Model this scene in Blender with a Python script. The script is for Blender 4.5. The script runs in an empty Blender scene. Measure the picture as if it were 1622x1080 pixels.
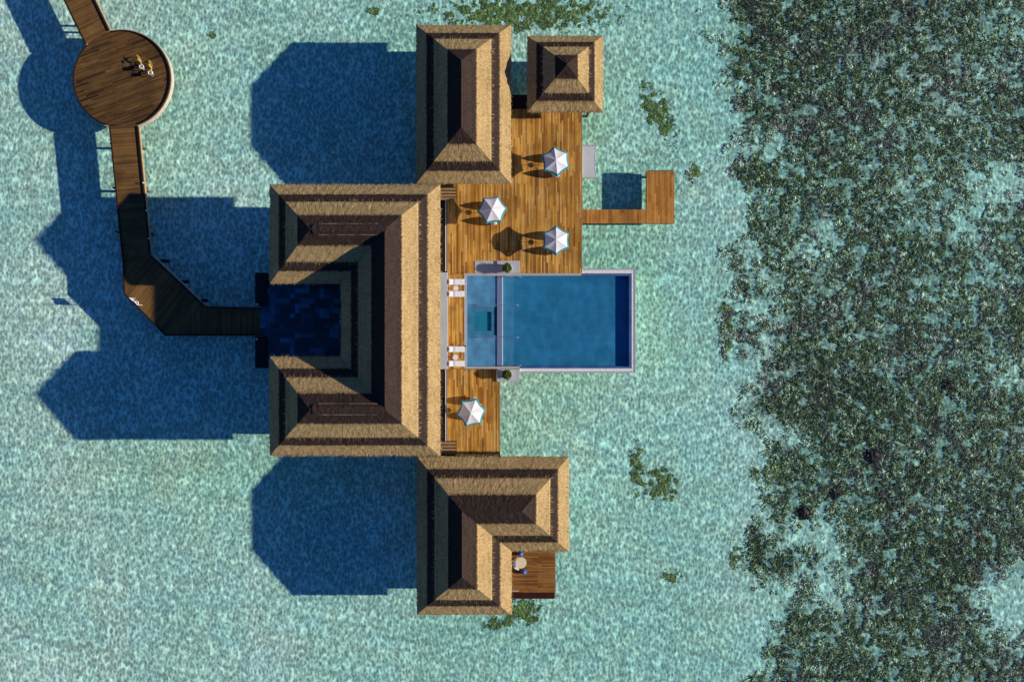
import bpy, math, random
import numpy as np
from mathutils import Vector, noise
random.seed(7); rng = np.random.default_rng(7)
C = bpy.context.scene.collection
R = math.radians
CAM_H = 90.0; K = 14.0
BED = -3.0; SEA = -1.9

def P(px, py, z=0.0):
    """survey of the photograph: plan position in metres of an image point at height z"""
    s = (CAM_H - z) / (K * CAM_H)
    return ((px - 811.0) * s, (540.0 - py) * s)

# ---------------------------------------------------------------- materials
def mat(name):
    m = bpy.data.materials.new(name); m.use_nodes = True
    nt = m.node_tree; nt.nodes.clear()
    out = nt.nodes.new('ShaderNodeOutputMaterial')
    return m, nt, out
def nd(nt, t, **kw):
    n = nt.nodes.new(t)
    for k, v in kw.items():
        if hasattr(n, k) and not isinstance(v, tuple) and k not in n.inputs: setattr(n, k, v)
        else: n.inputs[k].default_value = v
    return n
def L(nt, a, b): nt.links.new(a, b)
def mixc(nt, f, a, b, bt='MIX'):
    n = nt.nodes.new('ShaderNodeMix'); n.data_type = 'RGBA'; n.blend_type = bt; n.clamp_factor = True
    for s, v in ((0, f), (6, a), (7, b)):
        if isinstance(v, (int, float)): n.inputs[s].default_value = v
        elif isinstance(v, tuple): n.inputs[s].default_value = v if len(v) == 4 else v + (1,)
        else: L(nt, v, n.inputs[s])
    return n.outputs[2]
def ramp(nt, src, stops):
    n = nt.nodes.new('ShaderNodeValToRGB'); e = n.color_ramp.elements
    while len(e) < len(stops): e.new(0.5)
    for el, (p, c) in zip(e, stops):
        el.position = p; el.color = (c if isinstance(c, tuple) else (c, c, c)) + (1,)
    L(nt, src, n.inputs[0]); return n.outputs[0]
def math_(nt, op, a, b=None, c=None):
    n = nt.nodes.new('ShaderNodeMath'); n.operation = op
    for i, v in enumerate((a, b, c)):
        if v is None: continue
        if isinstance(v, (int, float)): n.inputs[i].default_value = v
        else: L(nt, v, n.inputs[i])
    return n.outputs[0]
def coords(nt, scale=(1, 1, 1), rot=(0, 0, 0), kind='Object'):
    t = nt.nodes.new('ShaderNodeTexCoord'); m = nt.nodes.new('ShaderNodeMapping')
    L(nt, t.outputs[kind], m.inputs[0]); m.inputs['Scale'].default_value = scale; m.inputs['Rotation'].default_value = rot
    return m.outputs[0]
def noise_(nt, vec, scale, detail=4, rough=.5, dist=0):
    n = nt.nodes.new('ShaderNodeTexNoise'); L(nt, vec, n.inputs['Vector'])
    n.inputs['Scale'].default_value = scale; n.inputs['Detail'].default_value = detail
    n.inputs['Roughness'].default_value = rough; n.inputs['Distortion'].default_value = dist
    return n.outputs['Fac']
def bsdf(nt, out, col, rough=.7, spec=.3, metal=0, bump=None, bstr=.3, bdist=.05, normal=None):
    p = nt.nodes.new('ShaderNodeBsdfPrincipled')
    if isinstance(col, tuple): p.inputs['Base Color'].default_value = col + (1,)
    else: L(nt, col, p.inputs['Base Color'])
    if isinstance(rough, (int, float)): p.inputs['Roughness'].default_value = rough
    else: L(nt, rough, p.inputs['Roughness'])
    p.inputs['Metallic'].default_value = metal
    p.inputs['Specular IOR Level'].default_value = spec
    if bump is not None:
        b = nt.nodes.new('ShaderNodeBump'); b.inputs['Strength'].default_value = bstr; b.inputs['Distance'].default_value = bdist
        L(nt, bump, b.inputs['Height']); L(nt, b.outputs[0], p.inputs['Normal'])
    L(nt, p.outputs[0], out.inputs[0]); return p
def attr(nt, name):
    n = nt.nodes.new('ShaderNodeAttribute'); n.attribute_name = name; return n

def simple(name, col, rough=.6, spec=.3, metal=0, var=.15, vs=6, bump=.15):
    m, nt, out = mat(name)
    v = coords(nt); n = noise_(nt, v, vs, 5, .6)
    dark = tuple(c * (1 - var * 1.6) for c in col); lite = tuple(min(1, c * (1 + var)) for c in col)
    c = ramp(nt, n, [(.3, dark), (.7, lite)])
    bsdf(nt, out, c, rough, spec, metal, n, bump, .02)
    return m

def wood(name, cols, rough=.6, grain=1.0):
    """boards: the colour of every board comes from the mesh attribute 'rnd'"""
    m, nt, out = mat(name)
    a = attr(nt, 'rnd')
    base = ramp(nt, a.outputs['Fac'], [(i / (len(cols) - 1), c) for i, c in enumerate(cols)])
    v = coords(nt)
    n1 = noise_(nt, v, .35, 5, .6, .5); n2 = noise_(nt, v, 9, 4, .6)
    f1 = ramp(nt, n1, [(.3, .62), (.7, 1.18)]); f2 = ramp(nt, n2, [(.3, .78), (.7, 1.15)])
    c = mixc(nt, 1, base, f1, 'MULTIPLY'); c = mixc(nt, grain, c, f2, 'MULTIPLY')
    bsdf(nt, out, c, rough, .25, 0, n2, .3, .01)
    return m

M = {}
M['deck'] = wood('deck_timber', [(.26, .10, .020), (.54, .24, .040), (.72, .34, .055), (.82, .41, .075), (.88, .52, .15), (.42, .175, .030), (.66, .30, .045)])
M['deck_low'] = wood('lower_deck_timber', [(.16, .05, .012), (.36, .15, .033), (.46, .20, .045), (.22, .075, .018)])
M['walk'] = wood('walkway_timber', [(.15, .075, .024), (.24, .12, .034), (.30, .155, .046), (.18, .088, .028)])
M['disc'] = wood('platform_timber', [(.05, .023, .009), (.15, .076, .022), (.24, .125, .038), (.10, .048, .016), (.19, .096, .029), (.16, .08, .022)])
M['jetty'] = wood('jetty_timber', [(.38, .14, .026), (.62, .26, .045), (.72, .33, .07), (.50, .20, .036)])
M['tread'] = simple('pale_tread_timber', (.40, .24, .10), .7)
M['dark_wood'] = simple('dark_stained_timber', (.035, .016, .010), .6)
M['beam'] = simple('pile_timber', (.10, .065, .04), .8)
M['fascia'] = simple('sunlit_fascia_timber', (.46, .30, .15), .6, vs=3)  # one even pale timber tone for all edge boards
M['fascia_pale'] = simple('pale_fascia', (.62, .52, .38), .6, vs=3)
M['stone'] = simple('pale_grey_stone', (.52, .53, .54), .8, var=.10, vs=7)
M['coping'] = simple('pool_coping_stone', (.50, .48, .49), .8, var=.12, vs=5)
M['wall'] = simple('warm_render', (.42, .34, .25), .9, var=.08, vs=1.5)
M['steel'] = simple('brushed_steel', (.75, .75, .76), .3, .5, .85, var=.04)
M['white_paint'] = simple('white_paint', (.90, .89, .87), .5, var=.04)
M['yellow_paint'] = simple('yellow_paint', (.90, .58, .015), .4, .5, var=.06)
M['tyre'] = simple('grey_rubber', (.20, .19, .19), .8)
M['basket'] = simple('white_wicker', (.90, .87, .84), .8, var=.05, vs=30)
M['cushion'] = simple('white_cushion', (.95, .95, .96), .9, var=.03, vs=3)
M['towel'] = simple('folded_towel', (.70, .72, .80), .95, var=.04)
M['resin'] = simple('white_woven_resin', (.72, .69, .63), .6, var=.15, vs=35, bump=.5)
M['teal'] = simple('teal_trim_fabric', (.04, .34, .38), .8, var=.08)
M['blue_fabric'] = simple('bright_blue_fabric', (.03, .17, .62), .8, var=.1)
M['blue_light'] = simple('pale_blue_fabric', (.16, .42, .85), .8, var=.1)
M['cream'] = simple('cream_tabletop', (.95, .80, .58), .5, var=.05, vs=8)
M['glaze'] = simple('white_glazed_pot', (.72, .70, .68), .3, .5, var=.04)
M['soil'] = simple('potting_soil', (.03, .022, .015), .95)
M['black'] = simple('black_metal', (.02, .02, .022), .5)
M['slat_red'] = simple('dark_red_slats', (.075, .016, .008), .6, var=.3)
M['rope'] = simple('grey_rope_net', (.85, .84, .83), .9, var=.1, vs=20)
M['pebble'] = None

def m_leaf():
    m, nt, out = mat('shrub_leaf'); a = attr(nt, 'rnd')
    c = ramp(nt, a.outputs['Fac'], [(0, (.035, .06, .008)), (.5, (.09, .13, .015)), (1, (.22, .25, .03))])
    bsdf(nt, out, c, .5, .3); return m
M['leaf'] = m_leaf()
def m_weed():
    m, nt, out = mat('seaweed'); a = attr(nt, 'rnd')
    v = coords(nt); n = noise_(nt, v, .22, 3, .6)
    c = ramp(nt, a.outputs['Fac'], [(0, (.016, .026, .007)), (.3, (.036, .064, .015)), (.52, (.074, .118, .034)), (.70, (.16, .235, .10)), (.84, (.33, .48, .30)), (1, (.44, .66, .52))])
    b = ramp(nt, a.outputs['Fac'], [(0, (.018, .018, .012)), (.35, (.045, .048, .028)), (.6, (.10, .11, .07)), (.8, (.22, .27, .18)), (1, (.44, .56, .46))])
    f = ramp(nt, n, [(.50, 0.0), (.66, 1.0)])
    c = mixc(nt, f, c, b)
    bsdf(nt, out, c, .7, .2); return m
M['weed'] = m_weed()
def m_patch():
    m, nt, out = mat('bright_green_algae'); a = attr(nt, 'rnd')
    c = ramp(nt, a.outputs['Fac'], [(0, (.025, .06, .018)), (.4, (.075, .14, .03)), (.8, (.15, .23, .055)), (1, (.34, .48, .26))])
    bsdf(nt, out, c, .7, .2); return m
M['patch'] = m_patch()
M['coral'] = simple('dark_brown_coral', (.035, .032, .022), .9, var=.5, vs=9, bump=1)
def m_rub():
    m, nt, out = mat('coral_rubble'); a = attr(nt, 'rnd')
    c = ramp(nt, a.outputs['Fac'], [(0, (.016, .014, .009)), (.6, (.05, .046, .03)), (1, (.20, .20, .15))])
    bsdf(nt, out, c, .8, .2); return m
M['rubble'] = m_rub()

def m_sand():
    m, nt, out = mat('seabed_sand')
    v = coords(nt)
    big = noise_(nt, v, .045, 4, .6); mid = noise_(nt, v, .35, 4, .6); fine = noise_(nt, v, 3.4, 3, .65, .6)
    c = ramp(nt, big, [(.35, (.25, .485, .40)), (.5, (.285, .515, .425)), (.65, (.34, .535, .455))])
    t = nt.nodes.new('ShaderNodeTexCoord'); sp = nt.nodes.new('ShaderNodeSeparateXYZ'); L(nt, t.outputs['Object'], sp.inputs[0])
    # paler coral sand to the west, greener sand around the pool
    mr = nt.nodes.new('ShaderNodeMapRange'); L(nt, sp.outputs[0], mr.inputs[0]); mr.inputs[1].default_value = -58; mr.inputs[2].default_value = -5
    c = mixc(nt, mr.outputs[0], mixc(nt, 1, c, (1.18, 1.03, 1.03), 'MULTIPLY'), c)
    blot = noise_(nt, coords(nt, (1, 1.7, 1), (0, 0, .7)), .20, 5, .6, .4)
    c = mixc(nt, ramp(nt, blot, [(.40, 0.0), (.62, 1.0)]), mixc(nt, 1, c, (1.04, .99, .94), 'MULTIPLY'), mixc(nt, 1, c, (.96, 1.01, 1.02), 'MULTIPLY'))
    gr = attr(nt, 'green')
    c = mixc(nt, math_(nt, 'MULTIPLY', gr.outputs['Fac'], .75), c, mixc(nt, 1, c, (.94, .97, .82), 'MULTIPLY'))
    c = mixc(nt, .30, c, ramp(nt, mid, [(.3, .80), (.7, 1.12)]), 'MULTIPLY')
    c = mixc(nt, .35, c, ramp(nt, fine, [(.34, .62), (.5, .98), (.66, 1.25)]), 'MULTIPLY')  # fine sand mottle, also paints part of the caustic contrast into the colour
    # broken weed film
    w = attr(nt, 'weed'); n3 = noise_(nt, v, 1.05, 4, .62, .4); n4 = noise_(nt, v, .16, 3, .5)
    s = math_(nt, 'ADD', math_(nt, 'MULTIPLY', w.outputs['Fac'], .62), math_(nt, 'MULTIPLY', math_(nt, 'SUBTRACT', n3, .5), 1.15))
    s = math_(nt, 'ADD', s, math_(nt, 'MULTIPLY', math_(nt, 'SUBTRACT', n4, .5), .5))
    f = ramp(nt, s, [(.30, 0.0), (.52, 1.0)])
    dk = ramp(nt, fine, [(.3, (.022, .045, .032)), (.5, (.06, .115, .075)), (.7, (.15, .26, .19))])
    c = mixc(nt, math_(nt, 'MULTIPLY', f, .55), c, dk)
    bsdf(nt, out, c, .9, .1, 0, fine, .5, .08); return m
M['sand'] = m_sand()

def m_water(name, tint, cells, contrast, glossmix=.9, ripple=1.0, coltint=(1, 1, 1)):
    """clear rippled water: thin interface; a caustic net of light is painted into its transparent colour"""
    m, nt, out = mat(name)
    v = coords(nt)
    dn = nt.nodes.new('ShaderNodeTexNoise'); L(nt, v, dn.inputs['Vector']); dn.inputs['Scale'].default_value = cells * .9; dn.inputs['Detail'].default_value = 3
    add = nt.nodes.new('ShaderNodeMixRGB'); add.blend_type = 'LINEAR_LIGHT'; add.inputs[0].default_value = .55 / cells
    L(nt, v, add.inputs[1]); L(nt, dn.outputs['Color'], add.inputs[2])
    mp = nt.nodes.new('ShaderNodeMapping'); L(nt, add.outputs[0], mp.inputs[0]); mp.inputs['Scale'].default_value = (1.08, .60, 1); mp.inputs['Rotation'].default_value = (0, 0, .25)
    vo = nt.nodes.new('ShaderNodeTexVoronoi'); vo.feature = 'F1'
    vo.inputs['Scale'].default_value = cells; L(nt, mp.outputs[0], vo.inputs['Vector'])
    vo2 = nt.nodes.new('ShaderNodeTexVoronoi'); vo2.feature = 'F1'
    vo2.inputs['Scale'].default_value = cells * .52; L(nt, add.outputs[0], vo2.inputs['Vector'])
    s = math_(nt, 'ADD', math_(nt, 'MULTIPLY', vo.outputs['Distance'], .84), math_(nt, 'MULTIPLY', vo2.outputs['Distance'], .24))
    lo = 1 - contrast
    f = math_(nt, 'MULTIPLY_ADD', math_(nt, 'POWER', math_(nt, 'MINIMUM', math_(nt, 'MULTIPLY', s, 1.35), 1.15), 1.8), contrast * 1.9, 1 - contrast * .72)
    tc = mixc(nt, 1, f, tint, 'MULTIPLY')  # caustic brights and darks painted in as transparency colour
    tr = nt.nodes.new('ShaderNodeBsdfTransparent'); L(nt, tc, tr.inputs[0])
    b = nt.nodes.new('ShaderNodeBump'); b.inputs['Strength'].default_value = .35 * ripple; b.inputs['Distance'].default_value = .08
    L(nt, vo.outputs['Distance'], b.inputs['Height'])
    gl = nt.nodes.new('ShaderNodeBsdfGlossy'); gl.inputs['Roughness'].default_value = .08; L(nt, b.outputs[0], gl.inputs['Normal'])
    gl.inputs[0].default_value = coltint + (1,)
    fr = nt.nodes.new('ShaderNodeLayerWeight'); fac = math_(nt, 'MULTIPLY_ADD', math_(nt, 'POWER', fr.outputs['Facing'], 5), .98, .02)   # Schlick reflectance
    mx = nt.nodes.new('ShaderNodeMixShader'); L(nt, math_(nt, 'MULTIPLY', fac, glossmix), mx.inputs[0])
    L(nt, tr.outputs[0], mx.inputs[1]); L(nt, gl.outputs[0], mx.inputs[2]); L(nt, mx.outputs[0], out.inputs[0])
    return m
M['sea'] = m_water('lagoon_water', (.98, 1, 1), 3.2, .52)
M['poolwater'] = m_water('pool_water', (.75, .93, 1), 1.1, .10, .9, .4)

def m_thatch(name, cols, uvs=True):
    m, nt, out = mat(name)
    uv = nt.nodes.new('ShaderNodeUVMap'); uv.uv_map = 'UVMap'
    mp = nt.nodes.new('ShaderNodeMapping'); L(nt, uv.outputs[0], mp.inputs[0]); mp.inputs['Scale'].default_value = (5.5, .9, 1)
    st = noise_(nt, mp.outputs[0], 1.6, 5, .7)
    mp2 = nt.nodes.new('ShaderNodeMapping'); L(nt, uv.outputs[0], mp2.inputs[0]); mp2.inputs['Scale'].default_value = (.25, 1.8, 1)
    rows = noise_(nt, mp2.outputs[0], 1.6, 4, .6)
    v = coords(nt); blot = noise_(nt, v, .5, 4, .6); grain = noise_(nt, v, 5, 3, .7)
    # layers: t is the fraction of the way from eave to ridge, with a frayed lower edge
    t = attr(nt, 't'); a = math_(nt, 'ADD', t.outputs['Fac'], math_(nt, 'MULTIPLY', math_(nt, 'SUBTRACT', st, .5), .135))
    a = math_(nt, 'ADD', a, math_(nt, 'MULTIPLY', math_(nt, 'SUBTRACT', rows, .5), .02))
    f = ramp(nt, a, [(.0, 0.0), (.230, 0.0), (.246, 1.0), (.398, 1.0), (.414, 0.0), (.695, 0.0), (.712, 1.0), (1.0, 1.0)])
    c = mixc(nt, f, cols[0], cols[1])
    c = mixc(nt, .9, c, ramp(nt, st, [(.28, .52), (.45, .94), (.72, 1.26)]), 'MULTIPLY')
    c = mixc(nt, .8, c, ramp(nt, rows, [(.3, .84), (.7, 1.12)]), 'MULTIPLY')
    c = mixc(nt, .8, c, ramp(nt, blot, [(.3, .85), (.7, 1.1)]), 'MULTIPLY')
    c = mixc(nt, .8, c, ramp(nt, grain, [(.30, .55), (.48, 1.0), (.70, 1.3)]), 'MULTIPLY')
    h = math_(nt, 'ADD', st, grain)
    bsdf(nt, out, c, .95, .05, 0, h, .5, .035); return m
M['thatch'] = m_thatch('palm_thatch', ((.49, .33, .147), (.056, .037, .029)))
M['thatch_dark'] = simple('dark_ridge_thatch', (.060, .034, .027), .95, var=.5, vs=9, bump=1)
M['soffit'] = simple('soffit_timber', (.16, .09, .05), .8)
M['stitch'] = simple('pale_ridge_stitching', (.42, .33, .27), .9)

def m_pooltile(name, cols, sc=3.2):
    m, nt, out = mat(name)
    v = coords(nt, (1, 1, 1)); br = nt.nodes.new('ShaderNodeTexBrick'); L(nt, v, br.inputs[0])
    br.offset = 0; br.inputs['Scale'].default_value = sc; br.inputs['Brick Width'].default_value = .5; br.inputs['Row Height'].default_value = .5
    br.inputs['Color1'].default_value = cols[0] + (1,); br.inputs['Color2'].default_value = cols[1] + (1,); br.inputs['Mortar'].default_value = cols[2] + (1,)
    br.inputs['Mortar Size'].default_value = .025
    n = noise_(nt, v, .5, 3, .6); n2 = noise_(nt, coords(nt, (.5, 3, 1)), .6, 3, .6)
    c = mixc(nt, .6, br.outputs[0], ramp(nt, n, [(.3, .85), (.7, 1.12)]), 'MULTIPLY')
    c = mixc(nt, .5, c, ramp(nt, n2, [(.3, .88), (.7, 1.12)]), 'MULTIPLY')
    bsdf(nt, out, c, .4, .4); return m
M['ptile'] = m_pooltile('deep_pool_mosaic', ((.045, .235, .39), (.040, .22, .36), (.04, .20, .32)), 1.7)
M['pstep'] = m_pooltile('entry_step_mosaic', ((.085, .25, .37), (.095, .27, .40), (.09, .25, .38)))
M['pledge'] = m_pooltile('shallow_ledge_stone', ((.175, .34, .50), (.165, .315, .47), (.15, .31, .46)), 1.6)
M['prim'] = m_pooltile('pool_rim_mosaic', ((.12, .17, .36), (.10, .155, .33), (.09, .14, .30)))
M['pweir'] = simple('lavender_stone_weir', (.17, .23, .40), .6, var=.06)
M['jtile'] = m_pooltile('plunge_tub_mosaic', ((.11, .29, .42), (.10, .27, .39), (.09, .25, .37)))
M['jtile2'] = m_pooltile('plunge_tub_floor_mosaic', ((.04, .29, .40), (.035, .26, .36), (.03, .24, .34)))
def m_pebble():
    m, nt, out = mat('white_pebbles'); v = coords(nt)
    vo = nt.nodes.new('ShaderNodeTexVoronoi'); vo.inputs['Scale'].default_value = 7; L(nt, v, vo.inputs['Vector'])
    c = ramp(nt, vo.outputs['Distance'], [(.2, (.99, .97, .97)), (.7, (.93, .90, .90)), (.95, (.6, .56, .56))])
    bsdf(nt, out, c, .8, .2, 0, vo.outputs['Distance'], .6, .03); return m
M['pebble'] = m_pebble()
def m_slate():
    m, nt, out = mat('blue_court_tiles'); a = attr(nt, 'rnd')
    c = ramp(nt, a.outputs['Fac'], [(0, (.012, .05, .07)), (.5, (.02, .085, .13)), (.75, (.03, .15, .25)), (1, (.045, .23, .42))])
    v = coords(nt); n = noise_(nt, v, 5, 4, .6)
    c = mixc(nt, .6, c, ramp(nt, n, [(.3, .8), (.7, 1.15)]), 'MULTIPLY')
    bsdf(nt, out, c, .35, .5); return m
M['slate'] = m_slate()
def m_canvas():
    m, nt, out = mat('white_canvas'); v = coords(nt); n = noise_(nt, v, 2, 3, .5)
    c = ramp(nt, n, [(.3, (.92, .91, .92)), (.7, (.97, .96, .97))])
    d = nt.nodes.new('ShaderNodeBsdfPrincipled'); L(nt, c, d.inputs[0]); d.inputs['Roughness'].default_value = .9
    tl = nt.nodes.new('ShaderNodeBsdfTranslucent'); tl.inputs[0].default_value = (.88, .86, .92, 1)
    mx = nt.nodes.new('ShaderNodeMixShader'); mx.inputs[0].default_value = .12; L(nt, d.outputs[0], mx.inputs[1]); L(nt, tl.outputs[0], mx.inputs[2])
    L(nt, mx.outputs[0], out.inputs[0]); return m
M['canvas'] = m_canvas()
def m_glass():
    m, nt, out = mat('window_glass')
    p = bsdf(nt, out, (.03, .05, .06), .08, .8); return m
M['glass'] = m_glass()

# ---------------------------------------------------------------- mesh helpers
class MB:
    def __init__(s): s.v = []; s.f = []; s.a = []
    def face(s, pts, rnd=0.5):
        i = len(s.v); s.v += [tuple(p) for p in pts]; s.f.append(tuple(range(i, i + len(pts)))); s.a.append(rnd)
    def prism(s, poly, z0, z1, rnd=0.5, bottom=True):
        """poly: counter-clockwise list of (x, y)"""
        n = len(poly); i = len(s.v)
        s.v += [(x, y, z0) for x, y in poly] + [(x, y, z1) for x, y in poly]
        s.f.append(tuple(range(i + n, i + 2 * n))); s.a.append(rnd)
        if bottom: s.f.append(tuple(reversed(range(i, i + n)))); s.a.append(rnd)
        for k in range(n):
            q = (k + 1) % n
            s.f.append((i + k, i + q, i + n + q, i + n + k)); s.a.append(rnd)
    def box(s, x0, y0, z0, x1, y1, z1, rnd=.5):
        if x0 > x1: x0, x1 = x1, x0
        if y0 > y1: y0, y1 = y1, y0
        s.prism([(x0, y0), (x1, y0), (x1, y1), (x0, y1)], z0, z1, rnd)
    def tube(s, pts, r, n=8, closed=False, caps=True):
        pts = [Vector(p) for p in pts]; m = len(pts); rings = []
        for k in range(m):
            a = pts[(k - 1) % m] if (closed or k > 0) else pts[k]
            b = pts[(k + 1) % m] if (closed or k < m - 1) else pts[k]
            d = (b - a).normalized(); up = Vector((0, 0, 1)) if abs(d.z) < .9 else Vector((1, 0, 0))
            u = d.cross(up).normalized(); w = u.cross(d); rr = r[k] if isinstance(r, (list, tuple)) else r
            i = len(s.v); s.v += [tuple(pts[k] + u * rr * math.cos(2 * math.pi * j / n) + w * rr * math.sin(2 * math.pi * j / n)) for j in range(n)]
            rings.append(i)
        for k in range(m if closed else m - 1):
            a, b = rings[k], rings[(k + 1) % m]
            for j in range(n):
                q = (j + 1) % n; s.f.append((a + j, a + q, b + q, b + j)); s.a.append(.5)
        if not closed and caps:
            s.f.append(tuple(rings[0] + j for j in reversed(range(n)))); s.a.append(.5)
            s.f.append(tuple(rings[-1] + j for j in range(n))); s.a.append(.5)
    def lathe(s, prof, cx=0, cy=0, n=24, caps=True):
        rings = []
        for r, z in prof:
            i = len(s.v); s.v += [(cx + r * math.cos(2 * math.pi * j / n), cy + r * math.sin(2 * math.pi * j / n), z) for j in range(n)]; rings.append(i)
        for a, b in zip(rings, rings[1:]):
            for j in range(n):
                q = (j + 1) % n; s.f.append((a + j, a + q, b + q, b + j)); s.a.append(.5)
        if caps:
            s.f.append(tuple(rings[0] + j for j in reversed(range(n)))); s.a.append(.5)
            s.f.append(tuple(rings[-1] + j for j in range(n))); s.a.append(.5)
    def build(s, name, m, parent=None, smooth=False, bevel=0, offset=(0, 0, 0)):
        me = bpy.data.meshes.new(name)
        v = s.v if offset == (0, 0, 0) else [(a + offset[0], b + offset[1], c + offset[2]) for a, b, c in s.v]
        me.from_pydata(v, [], s.f); me.materials.append(m if not isinstance(m, str) else M[m])
        at = me.attributes.new('rnd', 'FLOAT', 'FACE'); at.data.foreach_set('value', s.a)
        if smooth: me.polygons.foreach_set('use_smooth', [True] * len(me.polygons))
        me.update()
        o = bpy.data.objects.new(name, me); C.objects.link(o)
        if parent: o.parent = parent
        if bevel:
            b = o.modifiers.new('Bevel', 'BEVEL'); b.width = bevel; b.segments = 2; b.limit_method = 'ANGLE'
        return o

def tag(o, label, cat, group=None, kind=None):
    if label: o['label'] = label
    if cat: o['category'] = cat
    if group: o['group'] = group
    if kind: o['kind'] = kind
    return o
def thing(name, label, cat, loc=(0, 0, 0), rz=0, group=None):
    o = bpy.data.objects.new(name, None); C.objects.link(o); o.empty_display_size = .3
    o.location = loc; o.rotation_euler = (0, 0, rz); return tag(o, label, cat, group)
def copy_tree(o, parent=None):
    c = o.copy(); C.objects.link(c)
    if parent is not None: c.parent = parent
    for ch in list(kids.get(o.name, [])): copy_tree(ch, c)
    return c
kids = {}
def index_kids():
    kids.clear()
    for o in C.objects:
        if o.parent: kids.setdefault(o.parent.name, []).append(o)

def clip(poly, nx, ny, d):
    """keep the side nx*x+ny*y <= d"""
    out = []; n = len(poly)
    for i in range(n):
        a, b = poly[i], poly[(i + 1) % n]; da = nx * a[0] + ny * a[1] - d; db = nx * b[0] + ny * b[1] - d
        if da <= 0: out.append(a)
        if (da < 0 < db) or (db < 0 < da):
            t = da / (da - db); out.append((a[0] + (b[0] - a[0]) * t, a[1] + (b[1] - a[1]) * t))
    return out
def boards(mb, poly, ang, w=.15, ln=2.6, z=0, th=.035, gap=.012, jit=.35):
    """lay boards running along direction ang over a convex polygon"""
    ux, uy = math.cos(ang), math.sin(ang); vx, vy = -uy, ux
    vs = [p[0] * vx + p[1] * vy for p in poly]; us = [p[0] * ux + p[1] * uy for p in poly]
    k = math.floor(min(vs) / w)
    while k * w < max(vs):
        a, b = k * w, (k + 1) * w - gap
        q = clip(clip(poly, vx, vy, b), -vx, -vy, -a)
        if len(q) >= 3:
            u = min(us) - random.random() * ln
            while u < max(us):
                e = u + ln * (1 + random.uniform(-jit, jit))
                r = clip(clip(q, ux, uy, e - .006), -ux, -uy, -u)
                if len(r) >= 3: mb.prism(r, z - th, z + random.uniform(-.003, .003), random.random(), bottom=False)
                u = e
        k += 1
def rect(px0, py0, px1, py1, z=0):
    x0, y1 = P(px0, py0, z); x1, y0 = P(px1, py1, z)
    return [(x0, y0), (x1, y0), (x1, y1), (x0, y1)]
def inset(poly, d):
    n = len(poly); out = []
    for i in range(n):
        a, b, c = Vector(poly[i - 1]), Vector(poly[i]), Vector(poly[(i + 1) % n])
        e1 = (b - a).normalized(); e2 = (c - b).normalized(); n1 = Vector((-e1.y, e1.x)); n2 = Vector((-e2.y, e2.x))
        k = (n1 + n2); k = k / max(.2, k.dot(n1)); out.append(tuple(b + k * d))
    return out
def ccw(poly):
    s = sum(poly[i - 1][0] * poly[i][1] - poly[i][0] * poly[i - 1][1] for i in range(len(poly)))
    return poly if s > 0 else poly[::-1]
def piles(parent, pts, top, r=.14):
    for x, y in pts:
        mb = MB(); mb.tube([(x, y, BED - .5), (x, y, top)], r, 10); mb.build('pile', 'beam', parent, smooth=False)

# ---------------------------------------------------------------- seabed, water
REEF = [(-60, 1095), (0, 1120), (60, 1135), (110, 1150), (150, 1150), (200, 1185), (300, 1190), (400, 1182), (500, 1180), (600, 1190), (640, 1195), (700, 1225), (760, 1225), (800, 1225), (850, 1245), (900, 1255), (950, 1240), (1000, 1205), (1080, 1200), (1140, 1195)]
HOLES = [(1590, 290, 42, 30, .9), (1610, 960, 40, 55, 1.1), (1315, 935, 30, 38, .9), (1560, 940, 25, 30, .5), (1440, 290, 45, 60, .35), (1545, 300, 30, 70, .35), (1225, 225, 25, 25, .6), (1210, 1050, 10, 10, .3),
         (1290, 385, 45, 35, .45), (1250, 690, 40, 14, .7), (1290, 850, 55, 40, .75), (1310, 380, 30, 50, .3), (1510, 350, 60, 35, .35), (1480, 470, 50, 25, .35), (1600, 60, 70, 60, .3), (1500, 150, 60, 40, .25), (1595, 590, 35, 40, .5), (1400, 580, 40, 30, .3), (1230, 490, 22, 40, .5), (1560, 420, 40, 50, .3)]
ADDS = [(1410, 640, 170, 60, .20), (1300, 60, 120, 55, .20), (1380, 380, 60, 60, .15), (1500, 900, 100, 60, .25), (1217, 890, 38, 34, 1.3), (1196, 855, 14, 30, .9), (1195, 650, 26, 40, .4), (1185, 420, 16, 22, .3), (1330, 640, 60, 60, .2), (1260, 545, 40, 50, .2)]
PATCHES = [  # px, py, rx, ry
    ('wide', 830, 22, 120, 24), ('chain', 1042, 178, 26, 46), ('cluster', 1046, 768, 24, 24), ('strip', 1008, 742, 9, 34), ('round', 826, 968, 26, 20),
    ('small', 1067, 912, 13, 9), ('thin', 1150, 520, 9, 40), ('corner', 1218, 748, 22, 14), ('ragged', 1166, 878, 9, 18), ('speck', 592, 18, 9, 5), ('tuft', 340, 57, 8, 6), ('sparse', 1100, 275, 9, 12), ('low', 790, 985, 22, 8)]
def interp(tab, y):
    for (a, b), (c, d) in zip(tab, tab[1:]):
        if a <= y <= c: return b + (d - b) * (y - a) / (c - a)
    return tab[-1][1] if y > tab[-1][0] else tab[0][1]
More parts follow.
